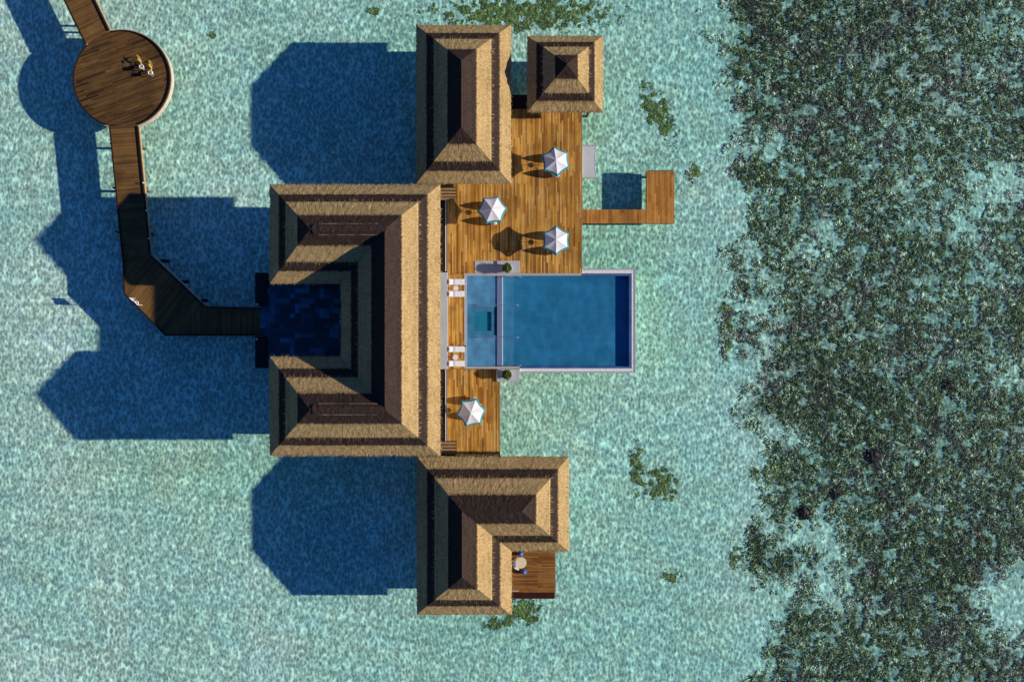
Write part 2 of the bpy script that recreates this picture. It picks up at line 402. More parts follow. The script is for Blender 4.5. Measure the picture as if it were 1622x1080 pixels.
def dens(px, py):
    e = interp(REEF, py); x, y = P(px, py, BED)
    n = noise.fractal(Vector((x * .09, y * .09, 3.1)), .6, 2.0, 4)
    n2 = noise.fractal(Vector((x * .28, y * .28, 9.1)), .6, 2.0, 3)
    d = (px - e + 30) / 60 + n * .9 + n2 * .5
    v = min(1, max(0, d)) * (.98 + .13 * n)
    for hx, hy, rx, ry, s in HOLES:
        q = ((px - hx) / rx) ** 2 + ((py - hy) / ry) ** 2
        if q < 5: v -= s * math.exp(-q * .8) * (1 + .5 * n)
    for hx, hy, rx, ry, s in ADDS:
        q = ((px - hx) / rx) ** 2 + ((py - hy) / ry) ** 2
        if q < 5: v += s * math.exp(-q) * (1 + .5 * n)
    return max(0, min(1.2, v))
SB = (CAM_H - BED) / (K * CAM_H)
def inv_bed(x, y): return x / SB + 811, 540 - y / SB
GREEN = [(960, 390, 40, 40), (975, 300, 60, 40), (1050, 560, 40, 30), (870, 600, 70, 25), (850, 650, 60, 50), (1025, 460, 25, 70), (940, 200, 25, 40), (480, 760, 90, 60), (300, 750, 140, 50)]

STEP = .3
xs = np.concatenate([[-3000, -800, -300, -120, -75], np.arange(-63, 63.01, STEP), [75, 120, 300, 800, 3000]])
ys = np.concatenate([[-3000, -800, -300, -120, -60], np.arange(-43, 43.01, STEP), [60, 120, 300, 800, 3000]])
gx, gy = np.meshgrid(xs, ys)
weed = np.zeros(gx.shape); green = np.zeros(gx.shape)
for j in range(gx.shape[0]):
    for i in range(gx.shape[1]):
        x, y = gx[j, i], gy[j, i]; px, py = inv_bed(x, y)
        if abs(x) > 120: continue
        if px > 1060: weed[j, i] = dens(min(px, 1800), py)
        for hx, hy, rx, ry in GREEN:
            q = ((px - hx) / rx) ** 2 + ((py - hy) / ry) ** 2
            if q < 6: green[j, i] = max(green[j, i], math.exp(-q * .7))
        for _, hx, hy, rx, ry in PATCHES:
            q = ((px - hx) / rx) ** 2 + ((py - hy) / ry) ** 2
            if q < 4: weed[j, i] = max(weed[j, i], .62 * math.exp(-q * .8) )
def grid_mesh(name, X, Y, Z, m):
    ny, nx = X.shape; me = bpy.data.meshes.new(name)
    co = np.stack([X, Y, Z], -1).reshape(-1, 3)
    idx = np.arange(nx * ny).reshape(ny, nx)
    q = np.stack([idx[:-1, :-1], idx[:-1, 1:], idx[1:, 1:], idx[1:, :-1]], -1).reshape(-1, 4)
    me.vertices.add(len(co)); me.vertices.foreach_set('co', co.astype(np.float32).ravel())
    me.loops.add(q.size); me.loops.foreach_set('vertex_index', q.ravel().astype(np.int32))
    me.polygons.add(len(q)); me.polygons.foreach_set('loop_start', np.arange(0, q.size, 4, dtype=np.int32))
    me.polygons.foreach_set('loop_total', np.full(len(q), 4, dtype=np.int32)) if False else None
    me.materials.append(m); me.update(calc_edges=True); me.validate()
    me.polygons.foreach_set('use_smooth', [True] * len(q))
    o = bpy.data.objects.new(name, me); C.objects.link(o); return o
Z = np.full(gx.shape, BED)
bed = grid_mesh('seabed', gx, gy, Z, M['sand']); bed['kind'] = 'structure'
for nme, arr in (('weed', weed), ('green', green)):
    a = bed.data.attributes.new(nme, 'FLOAT', 'POINT'); a.data.foreach_set('value', arr.ravel().astype(np.float32))
mb = MB(); mb.face([(-3000, -3000, SEA), (3000, -3000, SEA), (3000, 3000, SEA), (-3000, 3000, SEA)])
mb.build('water', 'sea')['kind'] = 'structure'

def leaf_cloud(name, pts, size, hgt, m, parent=None, nleaf=3, rnd=None, flat=.45):
    """many small leaf-sized faces around given points, one mesh"""
    n = len(pts); k = n * nleaf
    base = np.repeat(np.asarray(pts), nleaf, 0)
    ctr = base + rng.normal(0, 1, (k, 3)) * np.array([size * .5, size * .5, 0]); ctr[:, 2] = base[:, 2] + rng.random(k) * hgt
    u = rng.normal(0, 1, (k, 3)); u[:, 2] *= flat; u /= np.linalg.norm(u, axis=1)[:, None]
    w = np.cross(u, rng.normal(0, 1, (k, 3)) * .6 * min(1, flat * 2.2) + np.array([0, 0, 1.0])); w /= np.linalg.norm(w, axis=1)[:, None]
    s = size * (.45 + rng.random(k))[:, None]; a = u * s * .62; b = w * s * .34
    co = np.stack([ctr - a, ctr + b, ctr + a, ctr - b], 1).reshape(-1, 3)
    me = bpy.data.meshes.new(name)
    me.vertices.add(len(co)); me.vertices.foreach_set('co', co.astype(np.float32).ravel())
    me.loops.add(4 * k); me.loops.foreach_set('vertex_index', np.arange(4 * k, dtype=np.int32))
    me.polygons.add(k); me.polygons.foreach_set('loop_start', np.arange(0, 4 * k, 4, dtype=np.int32))
    me.materials.append(M[m]); me.update(calc_edges=True)
    r = rng.random(k) if rnd is None else np.clip(np.repeat(rnd, nleaf) + rng.normal(0, .13, k), 0, 1)
    at = me.attributes.new('rnd', 'FLOAT', 'FACE'); at.data.foreach_set('value', r.astype(np.float32))
    o = bpy.data.objects.new(name, me); C.objects.link(o)
    if parent: o.parent = parent
    return o

pts = []; rn = []
tries = 190000
PX = 1080 + rng.random(tries) * 600; PY = -40 + rng.random(tries) * 1160
for px, py in zip(PX, PY):
    x, y = P(px, py, BED)
    gi = int((x + 63) / STEP) + 5; gj = int((y + 43) / STEP) + 5
    if not (0 <= gi < gx.shape[1] and 0 <= gj < gx.shape[0]): continue
    d = weed[gj, gi]
    if d < .12: continue
    n = noise.fractal(Vector((x * .95, y * .95, 1)), .6, 2.1, 3)
    n2 = noise.noise(Vector((x * .35, y * .35, 5)))
    n3 = noise.noise(Vector((x * .62, y * .62, 31)))
    if d * .66 + n * .85 + n3 * .75 + n2 * .25 > .34 + random.random() * .22:
        pts.append((x, y, BED + .02)); rn.append(.45 + n * .7 + n3 * .25 + random.uniform(-.12, .12) - .25 * (d - .6))
print('weed clumps', len(pts))
tag(leaf_cloud('seagrass_meadow', pts, .17, .10, 'weed', nleaf=3, flat=.18, rnd=np.array(rn)), 'dark green seaweed and coral rubble covering the lagoon floor', 'seaweed', kind='stuff')
PL = dict(wide='long green algae patch near the northern thatched roofs', chain='green algae patch shaped like a chain east of the small pavilion', cluster='green algae cluster on sand southeast of the pool',
    strip='narrow green algae strip beside the round algae cluster', round='green algae patch off the southern dining deck', small='lone small oval algae tuft on open sand', thin='thin upright algae streak beside the dark meadow',
    corner='pointed green algae patch at the meadow edge', ragged='ragged algae strip left of the meadow', speck='small algae patch left of the northern roof', tuft='faint algae tuft near the round timber platform', sparse='sparse algae tuft north east of the timber jetty', low='low dark algae strip by the southern roof corner')
for nme, hx, hy, rx, ry in PATCHES:
    pp = []
    for _ in range(int(rx * ry * 8)):
        px = hx + random.gauss(0, rx * .55); py = hy + random.gauss(0, ry * .55); x, y = P(px, py, BED)
        n = noise.fractal(Vector((x * 1.15, y * 1.15, 12)), .8, 2.1, 4)
        q = ((px - hx) / rx) ** 2 + ((py - hy) / ry) ** 2
        if nme == 'chain': q = ((px - hx - (py - hy) * .55) / (rx * .62)) ** 2 + ((py - hy) / ry) ** 2
        if n * 1.5 + .35 - q * .35 + random.uniform(-.15, .15) > .25: pp.append((x, y, BED + .02))
    if len(pp) > 5: tag(leaf_cloud('algae_patch', pp, .13, .04, 'patch', nleaf=3, flat=.1), PL[nme], 'seaweed', kind='stuff')
def coral_head(px, py, r, label):
    x, y = P(px, py, BED); t = thing('coral_head', label, 'coral', (x, y, BED), 0, 'coral heads in the seaweed')
    mb = MB(); n = 22
    prof = [(r * math.cos(a), r * .55 * math.sin(a)) for a in [i * math.pi / 2 / 7 for i in range(8)]]
    mb.lathe([(max(.02, a), b) for a, b in prof], 0, 0, n)
    mb.v = [(a * (1 + .35 * noise.noise(Vector((a * 2.5 + px, b * 2.5, c * 3)))), b * (1 + .35 * noise.noise(Vector((a * 2.5, b * 2.5 + py, c * 3)))), c * (1 + .6 * noise.noise(Vector((a * 5, b * 5, px))))) for a, b, c in mb.v]
    mb.build('coral', 'coral', t, smooth=True)
    cl = []
    for _ in range(260):
        a = random.random() * 6.283; q = r * (.45 + .75 * random.random()); cl.append((q * math.cos(a) * 1.15, q * math.sin(a), max(0, .45 * r * (1.1 - q / r)) ))
    leaf_cloud('rubble', cl, .2, .1, 'rubble', t, 2)['kind'] = 'stuff'
for px, py, r, lb in ((1383, 722, .85, 'round dark coral head inside a pale sand clearing, largest one'), (1323, 780, .6, 'small dark coral head between the two larger ones'), (1274, 811, .8, 'oval brown coral head nearest the sand, southernmost of three'),
                      (1502, 609, .6, 'small dark coral head amid dense seaweed on the right'), ):
    coral_head(px, py, r * .8, lb)
# ---------------------------------------------------------------- thatched roofs
SLOPE = .74
def slope_mesh(name, parent, segs, w, ze, mt='thatch', step=.17, thick=.32):
    """segs: eave segments (p0, p1, e0, e1) counter-clockwise, e=+1 hip end, -1 valley end; one mesh for the roof"""
    V = []; F = []; T = []; UV = []
    D = w / 2; nr = int(D / step)
    for (p0, p1, e0, e1) in segs:
        p0 = Vector((p0[0], p0[1], 0)); p1 = Vector((p1[0], p1[1], 0)); u = (p1 - p0).normalized(); ln = (p1 - p0).length; nrm = Vector((-u.y, u.x, 0))
        nc = max(2, int(ln / step)); base = len(V); seed = random.random() * 100
        for k in range(nr + 1):
            d = D * k / nr; a = e0 * d; b = ln - e1 * d
            for j in range(nc + 1):
                s = a + (b - a) * j / nc; p = p0 + u * s + nrm * d; z = ze + d * SLOPE
                h = noise.fractal(Vector((p.x * 2.2, p.y * 2.2, 0)), .7, 2.1, 3) * .04 + noise.noise(Vector((p.x * 9, p.y * 9, 4))) * .018
                t = d / D
                for tb in (.238, .405, .70):                       # each thatch course overlaps the one below
                    q = (t - tb) * D
                    if 0 <= q < .5: h += .09 * (1 - q / .5)
                if k == 0: z += -.05 + h; p = p - nrm * (.10 * noise.noise(Vector((s * 5, seed, 0))) + .05 * noise.noise(Vector((s * 1.2, seed, 3))))
                elif k < nr: z += h
                V.append((p.x, p.y, z)); T.append(t); UV.append((s + seed, d))
        for k in range(nr):
            for j in range(nc):
                i = base + k * (nc + 1) + j; F.append((i, i + 1, i + nc + 2, i + nc + 1))
        # cut edge of the thatch and underside
        b2 = len(V)
        for j in range(nc + 1):
            x, y, z = V[base + j]; V.append((x + nrm.x * .06, y + nrm.y * .06, z - thick)); T.append(0); UV.append((j * step + seed, -.3))
        for j in range(nc): F.append((b2 + j, b2 + j + 1, base + j + 1, base + j))
    me = bpy.data.meshes.new(name); me.from_pydata(V, [], F); me.materials.append(M[mt])
    at = me.attributes.new('t', 'FLOAT', 'POINT'); at.data.foreach_set('value', T)
    uvl = me.uv_layers.new(name='UVMap'); li = np.zeros(len(me.loops), dtype=np.int32); me.loops.foreach_get('vertex_index', li)
    uvl.data.foreach_set('uv', np.asarray(UV, dtype=np.float32)[li].ravel())
    me.update(); o = bpy.data.objects.new(name, me); C.objects.link(o); o.parent = parent
    # fringe of loose reeds along the eave and at the course edges
    tp = []
    for (p0, p1, e0, e1) in segs:
        p0 = Vector((p0[0], p0[1], 0)); p1 = Vector((p1[0], p1[1], 0)); u = (p1 - p0).normalized(); ln = (p1 - p0).length; nrm = Vector((-u.y, u.x, 0))
        for tb, dn in ((0, 7), (.235, 4), (.705, 5), (.37, 3)):
            d = tb * D; a = e0 * d; b = ln - e1 * d
            for _ in range(int(abs(b - a) * dn)):
                s = random.uniform(a + .1, b - .1); l = random.uniform(.12, .38); q = u * random.uniform(-.35, .35)
                A = p0 + u * s + nrm * (d + .12); A.z = ze + (d + .12) * SLOPE + .07
                dirn = (-nrm + q).normalized(); B = A + dirn * l; B.z = A.z - l * (SLOPE * .85) + .01
                tp.append((A, B, u * random.uniform(.012, .03), 0.1 if tb in (0, .37) else .3, s))
    V = []; F = []; T = []; UV = []
    for A, B, q, t, s in tp:
        i = len(V); V += [tuple(A - q), tuple(A + q), tuple(B + q * .3), tuple(B - q * .3)]; F.append((i, i + 1, i + 2, i + 3)); T += [t] * 4; UV += [(s, random.random() * 9)] * 4
    me = bpy.data.meshes.new('loose_reeds'); me.from_pydata(V, [], F); me.materials.append(M[mt])
    at = me.attributes.new('t', 'FLOAT', 'POINT'); at.data.foreach_set('value', T)
    uvl = me.uv_layers.new(name='UVMap'); li = np.zeros(len(me.loops), dtype=np.int32); me.loops.foreach_get('vertex_index', li)
    uvl.data.foreach_set('uv', np.asarray(UV, dtype=np.float32)[li].ravel())
    f = bpy.data.objects.new('loose_reeds', me); C.objects.link(f); f.parent = o; f['kind'] = 'stuff'
    return o
def soffit(parent, roof, polys, z):
    mb = MB()
    for p in polys: mb.prism(ccw(p), z - .05, z)
    return mb.build('soffit', 'soffit', parent)
def walls(parent, rects_, z0, z1, m='wall', windows=True):
    """rects_: list of (x0,y0,x1,y1, sides) — each side a wall panel with window openings filled by frame and pane"""
    for (x0, y0, x1, y1, sides) in rects_:
        for sd in sides:
            a, b = {'E': ((x1, y0), (x1, y1)), 'W': ((x0, y1), (x0, y0)), 'N': ((x1, y1), (x0, y1)), 'S': ((x0, y0), (x1, y0))}[sd]
            a = Vector(a); b = Vector(b); u = (b - a).normalized(); n = Vector((u.y, -u.x)); ln = (b - a).length
            q = [a, b, b - n * .2, a - n * .2]
            if sd in 'NS': q = [a + u * .201, b - u * .201, b - u * .201 - n * .2, a + u * .201 - n * .2]
            mb = MB(); mb.prism(ccw([tuple(v) for v in q]), z0, z1); mb.build('wall', m, parent)
            if not windows or ln < 3: continue
            k = max(1, int(ln / 3.4)); pitch = ln / k
            for i in range(k):
                c = a + u * pitch * (i + .5); hw = 1.05; zt = min(z1 - .4, z0 + 2.7)
                f = MB()
                for (s0, s1, h0, h1) in ((-hw, -hw + .09, z0 + .4, zt), (hw - .09, hw, z0 + .4, zt), (-hw + .09, hw - .09, z0 + .4, z0 + .49), (-hw + .09, hw - .09, zt - .09, zt), (-.04, .04, z0 + .49, zt - .09)):
                    f.prism(ccw([tuple(c + u * s0), tuple(c + u * s1), tuple(c + u * s1 + n * .06), tuple(c + u * s0 + n * .06)]), h0, h1)
                fo = f.build('window', 'dark_wood', parent)
                g = MB(); g.prism(ccw([tuple(c - u * (hw - .08)), tuple(c + u * (hw - .08)), tuple(c + u * (hw - .08) + n * .02), tuple(c - u * (hw - .08) + n * .02)]), z0 + .48, zt - .08)
                g.build('pane', 'glass', fo)
def seg_rect(x0, y0, x1, y1):
    return [((x0, y0), (x1, y0), 1, 1), ((x1, y0), (x1, y1), 1, 1), ((x1, y1), (x0, y1), 1, 1), ((x0, y1), (x0, y0), 1, 1)]

# --- main U-shaped villa
ZE = 6.95
x0, y1 = P(427, 292, ZE); x1, y0 = P(697.5, 722, ZE); xi = P(538.5, 0, ZE)[0]; W = 10.38
ya, yb = y0 + W, y1 - W; xi = x1 - W
vl = thing('main_villa', 'large horseshoe shaped overwater villa under banded thatch facing the pool', 'villa', (0, 0, 0))
segs = [((x0, y0), (x1, y0), 1, 1), ((x1, y0), (x1, y1), 1, 1), ((x1, y1), (x0, y1), 1, 1), ((x0, y1), (x0, yb), 1, 1),
        ((x0, yb), (xi, yb), 1, -1), ((xi, yb), (xi, ya), -1, -1), ((xi, ya), (x0, ya), -1, 1), ((x0, ya), (x0, y0), 1, 1)]
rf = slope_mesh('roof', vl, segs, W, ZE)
i_ = 1.1
soffit(vl, rf, [[(x0 + .1, y0 + .1), (xi, y0 + .1), (xi, ya - .1), (x0 + .1, ya - .1)], [(xi, y0 + .1), (x1 - .1, y0 + .1), (x1 - .1, y1 - .1), (xi, y1 - .1)], [(x0 + .1, yb + .1), (xi, yb + .1), (xi, y1 - .1), (x0 + .1, y1 - .1)]], ZE - .1)
for side, yr in (('n', y1 - W / 2), ('s', y0 + W / 2)):
    zr = ZE + W / 2 * SLOPE - .13; xa = x0 + W / 2 + .25; xb = x1 - W / 2 - (-.1)
    V = MB(); n = 60; prof = [(-.62, -.36), (-.5, -.16), (-.25, .10), (0, .16), (.25, .10), (.5, -.16), (.62, -.36)]
    for i in range(n):
        xa1 = xa + (xb - xa) * i / n; xb1 = xa + (xb - xa) * (i + 1) / n
        for (p, q) in zip(prof, prof[1:]):
            def jz(x, yy): return noise.noise(Vector((x * 3, yy * 6, 1))) * .05
            V.face([(xa1, yr + p[0], zr + p[1] + jz(xa1, p[0])), (xb1, yr + p[0], zr + p[1] + jz(xb1, p[0])), (xb1, yr + q[0], zr + q[1] + jz(xb1, q[0])), (xa1, yr + q[0], zr + q[1] + jz(xa1, q[0]))])
    V.f = [f if True else f for f in V.f]
    cap = V.build('ridge_cap', 'thatch_dark', vl)
    for off in (-.56, .56):
        S = MB(); k = int((xb - xa - 1.2) / .16); pz = []
        for i in range(k):
            pz.append((xa + .5 + i * .16, yr + off + (.05 if i % 2 else -.05), zr - .19 + .03 * random.random()))
        S.tube(pz, [.006 + .020 * max(0, min(1, .5 + 1.6 * noise.noise(Vector((q * .35, yr, off))))) for q in range(k)], 4)
        S.build('stitching', 'stitch', cap)
walls(vl, [(x0 + i_, y0 + i_, x1 - i_, y1 - i_, 'NSEW')], .0, ZE - .15, windows=False) if False else None
wz = ZE - .16
walls(vl, [(x0 + i_, y0 + i_, x1 - i_, y1 - i_, 'SEN'), (x0 + i_, y0 + i_, x0 + 5, ya - i_, 'W'), (x0 + i_, yb + i_, x0 + 5, y1 - i_, 'W')], .06, wz)
for (a, b) in (((x0 + i_, ya - i_), (xi + i_, ya - i_)), ((xi + i_, ya - i_), (xi + i_, yb + i_)), ((xi + i_, yb + i_), (x0 + i_, yb + i_))):
    mb = MB(); a = Vector(a); b = Vector(b); u = (b - a).normalized(); n = Vector((-u.y, u.x))
    mb.prism(ccw([tuple(a + n * -.1), tuple(b + n * -.1), tuple(b + n * .1), tuple(a + n * .1)]), .06, wz); mb.build('wall', 'wall', vl)
mb = MB(); mb.box(x0 + 1.0, y0 + 1.0, -.45, x1 - 1.0, ya - .9, .05); mb.box(xi, ya - .9, -.45, x1 - 1.0, yb + .9, .05); mb.box(x0 + 1.0, yb + .9, -.45, x1 - 1.0, y1 - 1.0, .05)
mb.build('floor_slab', 'stone', vl)
piles(vl, [(x0 + 2 + 5.5 * i, y) for i in range(4) for y in (y0 + 2, ya - 2, yb + 2, y1 - 2)], -.45, .2)
# court floor of random blue tiles
cx0, cy1 = P(412, 440); cx1 = xi + 1.05; cy0 = P(0, 575)[1]
mb = MB(); mb.box(cx0, ya - .88, -.45, xi - .01, yb + .88, -.03); mb.build('court_base', 'dark_wood', vl)
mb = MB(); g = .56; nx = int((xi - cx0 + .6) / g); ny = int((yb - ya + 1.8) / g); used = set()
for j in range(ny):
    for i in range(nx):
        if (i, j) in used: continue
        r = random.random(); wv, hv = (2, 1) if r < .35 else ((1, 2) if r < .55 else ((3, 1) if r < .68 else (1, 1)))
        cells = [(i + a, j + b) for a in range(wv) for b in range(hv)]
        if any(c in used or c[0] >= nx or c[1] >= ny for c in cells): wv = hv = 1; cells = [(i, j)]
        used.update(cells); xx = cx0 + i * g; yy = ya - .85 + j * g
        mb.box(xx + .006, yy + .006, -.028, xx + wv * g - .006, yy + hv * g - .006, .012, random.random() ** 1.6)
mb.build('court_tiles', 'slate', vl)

# --- smaller thatched buildings
def rect_villa(name, label, box_px, ze, sides='NSEW', floor_z=.05, win=True):
    X0, Y1 = P(box_px[0], box_px[1], ze); X1, Y0 = P(box_px[2], box_px[3], ze); w = min(X1 - X0, Y1 - Y0)
    t = thing(name, label, 'villa' if win else 'pavilion')
    D = w / 2; sg = seg_rect(X0, Y0, X1, Y1)
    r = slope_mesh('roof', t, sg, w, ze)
    soffit(t, r, [[(X0 + .1, Y0 + .1), (X1 - .1, Y0 + .1), (X1 - .1, Y1 - .1), (X0 + .1, Y1 - .1)]], ze - .1)
    return t, (X0, Y0, X1, Y1)
t, (a0, b0, a1, b1) = rect_villa('guest_villa', 'long rectangular thatched villa at the north with straight ridge', (659, 40, 809.5, 291.5), 2.9)
walls(t, [(a0 + 1.1, b0 + 1.1, a1 - 1.1, b1 - 1.1, 'NSEW')], .06, 2.74)
mb = MB(); mb.box(a0 + .9, b0 + .9, -.45, a1 - .7, b1 - .9, .05); mb.build('floor_slab', 'stone', t)
piles(t, [(a0 + 1.5 + 3.6 * i, b0 + 2 + 4.4 * j) for i in range(3) for j in range(4)], -.45, .2)
t, (a0, b0, a1, b1) = rect_villa('garden_pavilion', 'small square pavilion with pyramid thatched roof', (835, 57, 955, 178), 2.9, win=False)
mb = MB(); mb.box(a0 + .9, b0 + .9, -.45, a1 - .9, b1 - .9, -.02); mb.build('floor_slab', 'deck', t)
for xx in (a0 + 1.2, a1 - 1.2):
    for yy in (b0 + 1.2, b1 - 1.2):
        mb = MB(); mb.tube([(xx, yy, -.02), (xx, yy, 2.75)], .13, 12); mb.build('post', 'dark_wood', t)
        mb = MB(); mb.tube([(xx, yy, BED - .4), (xx, yy, -.45)], .16, 12); mb.build('pile', 'beam', t)
# L-shaped southern villa
ze = 2.9
x0s, y1s = P(660, 722.5, ze); x1s, y0s = P(901, 973, ze); WS = 10.4; xm = x0s + WS; ym = y1s - WS
t = thing('corner_villa', 'thatched villa with an angled L plan at the south', 'villa')
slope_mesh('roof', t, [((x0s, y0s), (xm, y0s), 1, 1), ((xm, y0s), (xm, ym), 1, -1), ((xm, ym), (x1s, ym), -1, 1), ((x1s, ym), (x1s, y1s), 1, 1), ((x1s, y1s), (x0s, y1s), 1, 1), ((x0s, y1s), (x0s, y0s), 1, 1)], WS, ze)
soffit(t, None, [[(x0s + .1, y0s + .1), (xm - .1, y0s + .1), (xm - .1, ym), (x0s + .1, ym)], [(x0s + .1, ym), (x1s - .1, ym), (x1s - .1, y1s - .1), (x0s + .1, y1s - .1)]], ze - .1)
walls(t, [(x0s + 1.1, y0s + 1.1, xm - 1.1, y1s - 1.1, 'WS'), (x0s + 1.1, ym + 1.1, x1s - 1.1, y1s - 1.1, 'NE'), (xm - 3, y0s + 1.1, xm - 1.1, ym + 1.1, 'E'), (xm - .9, ym + 1.1, x1s - 1.1, ym + 4, 'S')], .06, 2.74)
mb = MB(); mb.box(x0s + .9, y0s + .9, -.45, xm - .9, y1s - .9, .05); mb.box(xm - .9, ym + .9, -.45, x1s - .9, y1s - .9, .05); mb.build('floor_slab', 'stone', t)
piles(t, [(x0s + 2, y0s + 2), (x0s + 2, y0s + 8), (x0s + 2, y1s - 2), (xm - 2, y0s + 2), (xm - 2, y0s + 7), (xm - 2, y1s - 2), (x1s - 2, y1s - 2), (x1s - 2, ym + 2)], -.45, .2)

# ---------------------------------------------------------------- decks
def deck(name, label, polys, mt, ang, z=0, w=.17, ln=2.8, fascia='fascia', kerb=None, th=.45, pilepts=(), group=None, cat='deck'):
    t = thing(name, label, cat, group=group)
    mb = MB()
    for q in polys:
        p, an = (q if isinstance(q, tuple) and isinstance(q[1], float) else (q, ang))
        boards(mb, ccw(p), an, w, ln, z)
    mb.build('boards', mt, t)
    return t
t = deck('pool_deck', 'wide honey timber terrace north of the pool holding three parasols', [rect(823, 173, 921, 433), rect(807, 173, 823, 413), rect(752, 285, 807, 413), rect(723, 285, 752, 433), rect(708.5, 317, 723, 433)], 'deck', math.pi / 2)
mb = MB(); mb.prism(inset(rect(723, 270, 921, 317), .03), -.4, -.045); mb.prism(inset(rect(800, 150, 921, 271), .03), -.4, -.045); mb.prism(inset(rect(708.5, 317.4, 921, 433), .03), -.4, -.045); mb.build('substructure', 'dark_wood', t)
mb = MB(); xx, yy = P(921, 178); x2, y2 = P(921, 432.5); mb.box(xx + .005, y2, -.4, xx + .09, yy + .5, .005); mb.build('edge_board', 'fascia', t)
piles(t, [P(x, y) for x in (830, 914) for y in (190, 245, 300, 355, 420)], -.4)
t = deck('loungers_deck', 'narrow timber strip between stone bench and pool where the loungers stand', [rect(709.8, 433.6, 734.4, 584)], 'deck', math.pi / 2)
mb = MB(); mb.prism(inset(rect(709.8, 433.6, 735, 584), .03), -.4, -.045); mb.build('substructure', 'dark_wood', t)
t = deck('south_deck', 'timber terrace south of the pool with a single parasol', [rect(708.5, 584.6, 723, 698), rect(723, 584.6, 786.8, 735), rect(787, 604.8, 791, 735)], 'deck', math.pi / 2)
mb = MB(); mb.prism(inset(rect(708.5, 604.4, 791, 720), .03), -.4, -.045); mb.prism(inset(rect(708.5, 585, 786.5, 604), .03), -.41, -.046); mb.build('substructure', 'dark_wood', t)
mb = MB(); a, b = P(791, 604.5), P(791, 725); mb.box(a[0] + .005, b[1], -.4, a[0] + .09, a[1], .006); mb.build('edge_board', 'fascia', t)
piles(t, [P(x, y) for x in (720, 785) for y in (612, 660, 705)], -.4)
t = deck('dining_deck', 'small timber dining deck tucked in the corner villa angle', [rect(805, 866, 879, 938)], 'deck_low', 0.0)
mb = MB(); mb.prism(inset(rect(805, 866, 879, 948), .03), -.4, -.045); mb.build('substructure', 'dark_wood', t)
mb = MB(); a, b = P(879, 875), P(879, 948); mb.box(a[0] + .005, b[1], -.4, a[0] + .07, a[1], .006); mb.build('edge_board', 'fascia', t)
mb = MB(); X0, Y1 = P(811, 938.5); X1, Y0 = P(878.5, 948); n = 38
for i in range(n): mb.box(X0 + (X1 - X0) * i / n, Y0, -.04, X0 + (X1 - X0) * (i + .72) / n, Y1, .05, random.random())
mb.build('slatted_bench', 'slat_red', t)
piles(t, [P(x, y) for x in (818, 872) for y in (885, 940)], -.4)

# steps beside the main villa
for k, (py0, lb) in enumerate(((297, 'pale timber steps at the north end of the villa wall'), (699, 'pale timber steps at the south end of the villa wall'))):
    t = thing('timber_steps', lb, 'steps', group='steps beside the main villa')
    for i in range(-1 if k == 0 else 0, 4):
        X0, Y1 = P(697, py0 + .6 + i * 5.2); X1, Y0 = P(722, py0 + 4.4 + i * 5.2)
        zt = -.10 + .035 * i
        mb = MB(); mb.box(X0, Y0, -.2, X1, Y1, .03 if k == 0 else .03); mb.build('tread', 'tread', t, bevel=.01)
    X0, Y1 = P(697, py0 - (14 if k == 0 else 0)); X1, Y0 = P(722.6, py0 + (20.6 if k == 0 else 40)); mb = MB(); mb.box(X0, Y0, -.35, X1, Y1, -.22); mb.build('riser_box', 'dark_wood', t)
# dark trench with slim pale rail along the villa
for (ya_, yb_, lb) in ((317.4, 430, 'slim pale handrail beside the north terrace and villa'), (585, 698, 'slim pale handrail beside the south terrace and villa')):
    X0, Y1 = P(694, ya_); X1, Y0 = P(708.2, yb_)
    t = thing('handrail', lb, 'railing', group='handrails along the villa')
    mb = MB(); mb.box(X0 - .4, Y0, -.35, X1, Y1, -.12); mb.build('trench_floor', 'dark_wood', t)
    xr = P(706.3, 0)[0]; mb = MB(); mb.box(xr - .04, Y0, .26, xr + .04, Y1, .32); mb.build('rail', 'white_paint', t)
    mb = MB(); mb.box(xr + .09, Y0, -.119, X1 - .002, Y1, .02); mb.build('kerb', 'fascia_pale', t)
    for i in range(6):
        yy = Y0 + .1 + (Y1 - Y0 - .2) * i / 5; mb = MB(); mb.tube([(xr, yy, -.12), (xr, yy, .27)], .022, 6); mb.build('post', 'white_paint', t)
mb = MB(); X0, Y1 = P(690, 432); X1, Y0 = P(709.5, 584.4); mb.box(X0, Y0, -.3, X1, Y1, .42)
tag(mb.build('stone_bench', 'stone', bevel=.01), 'long pale grey stone bench along the villa behind the loungers', 'bench')

# ---------------------------------------------------------------- jetty, net
def jetty():
    t = thing('swim_jetty', 'hook shaped timber jetty reaching east over the lagoon', 'jetty')
    zt = -1.1
    for q in (rect(921.8, 332, 1023.8, 354, zt), rect(1024, 271, 1068, 354, zt)): mb = MB(); boards(mb, q, math.pi / 2, .22, 3, zt); mb.build('boards', 'jetty', t)
    mb = MB(); L_ = [P(921.8, 354, zt), P(1068, 354, zt), P(1068, 271, zt), P(1024, 271, zt), P(1024, 332, zt), P(921.8, 332, zt)]; mb.prism(inset(L_, .02), zt - .6, zt - .04); mb.build('substructure', 'beam', t)
    mb = MB(); mb.prism(rect(1026, 269.6, 1066, 270.8, zt), zt - .3, zt + .01); mb.build('ladder_plate', 'steel', t)
    piles(t, [P(x, y, zt) for x, y in ((950, 343), (990, 343), (1028, 349), (1063, 349), (1028, 276), (1063, 276))], zt - .6, .12)
jetty()
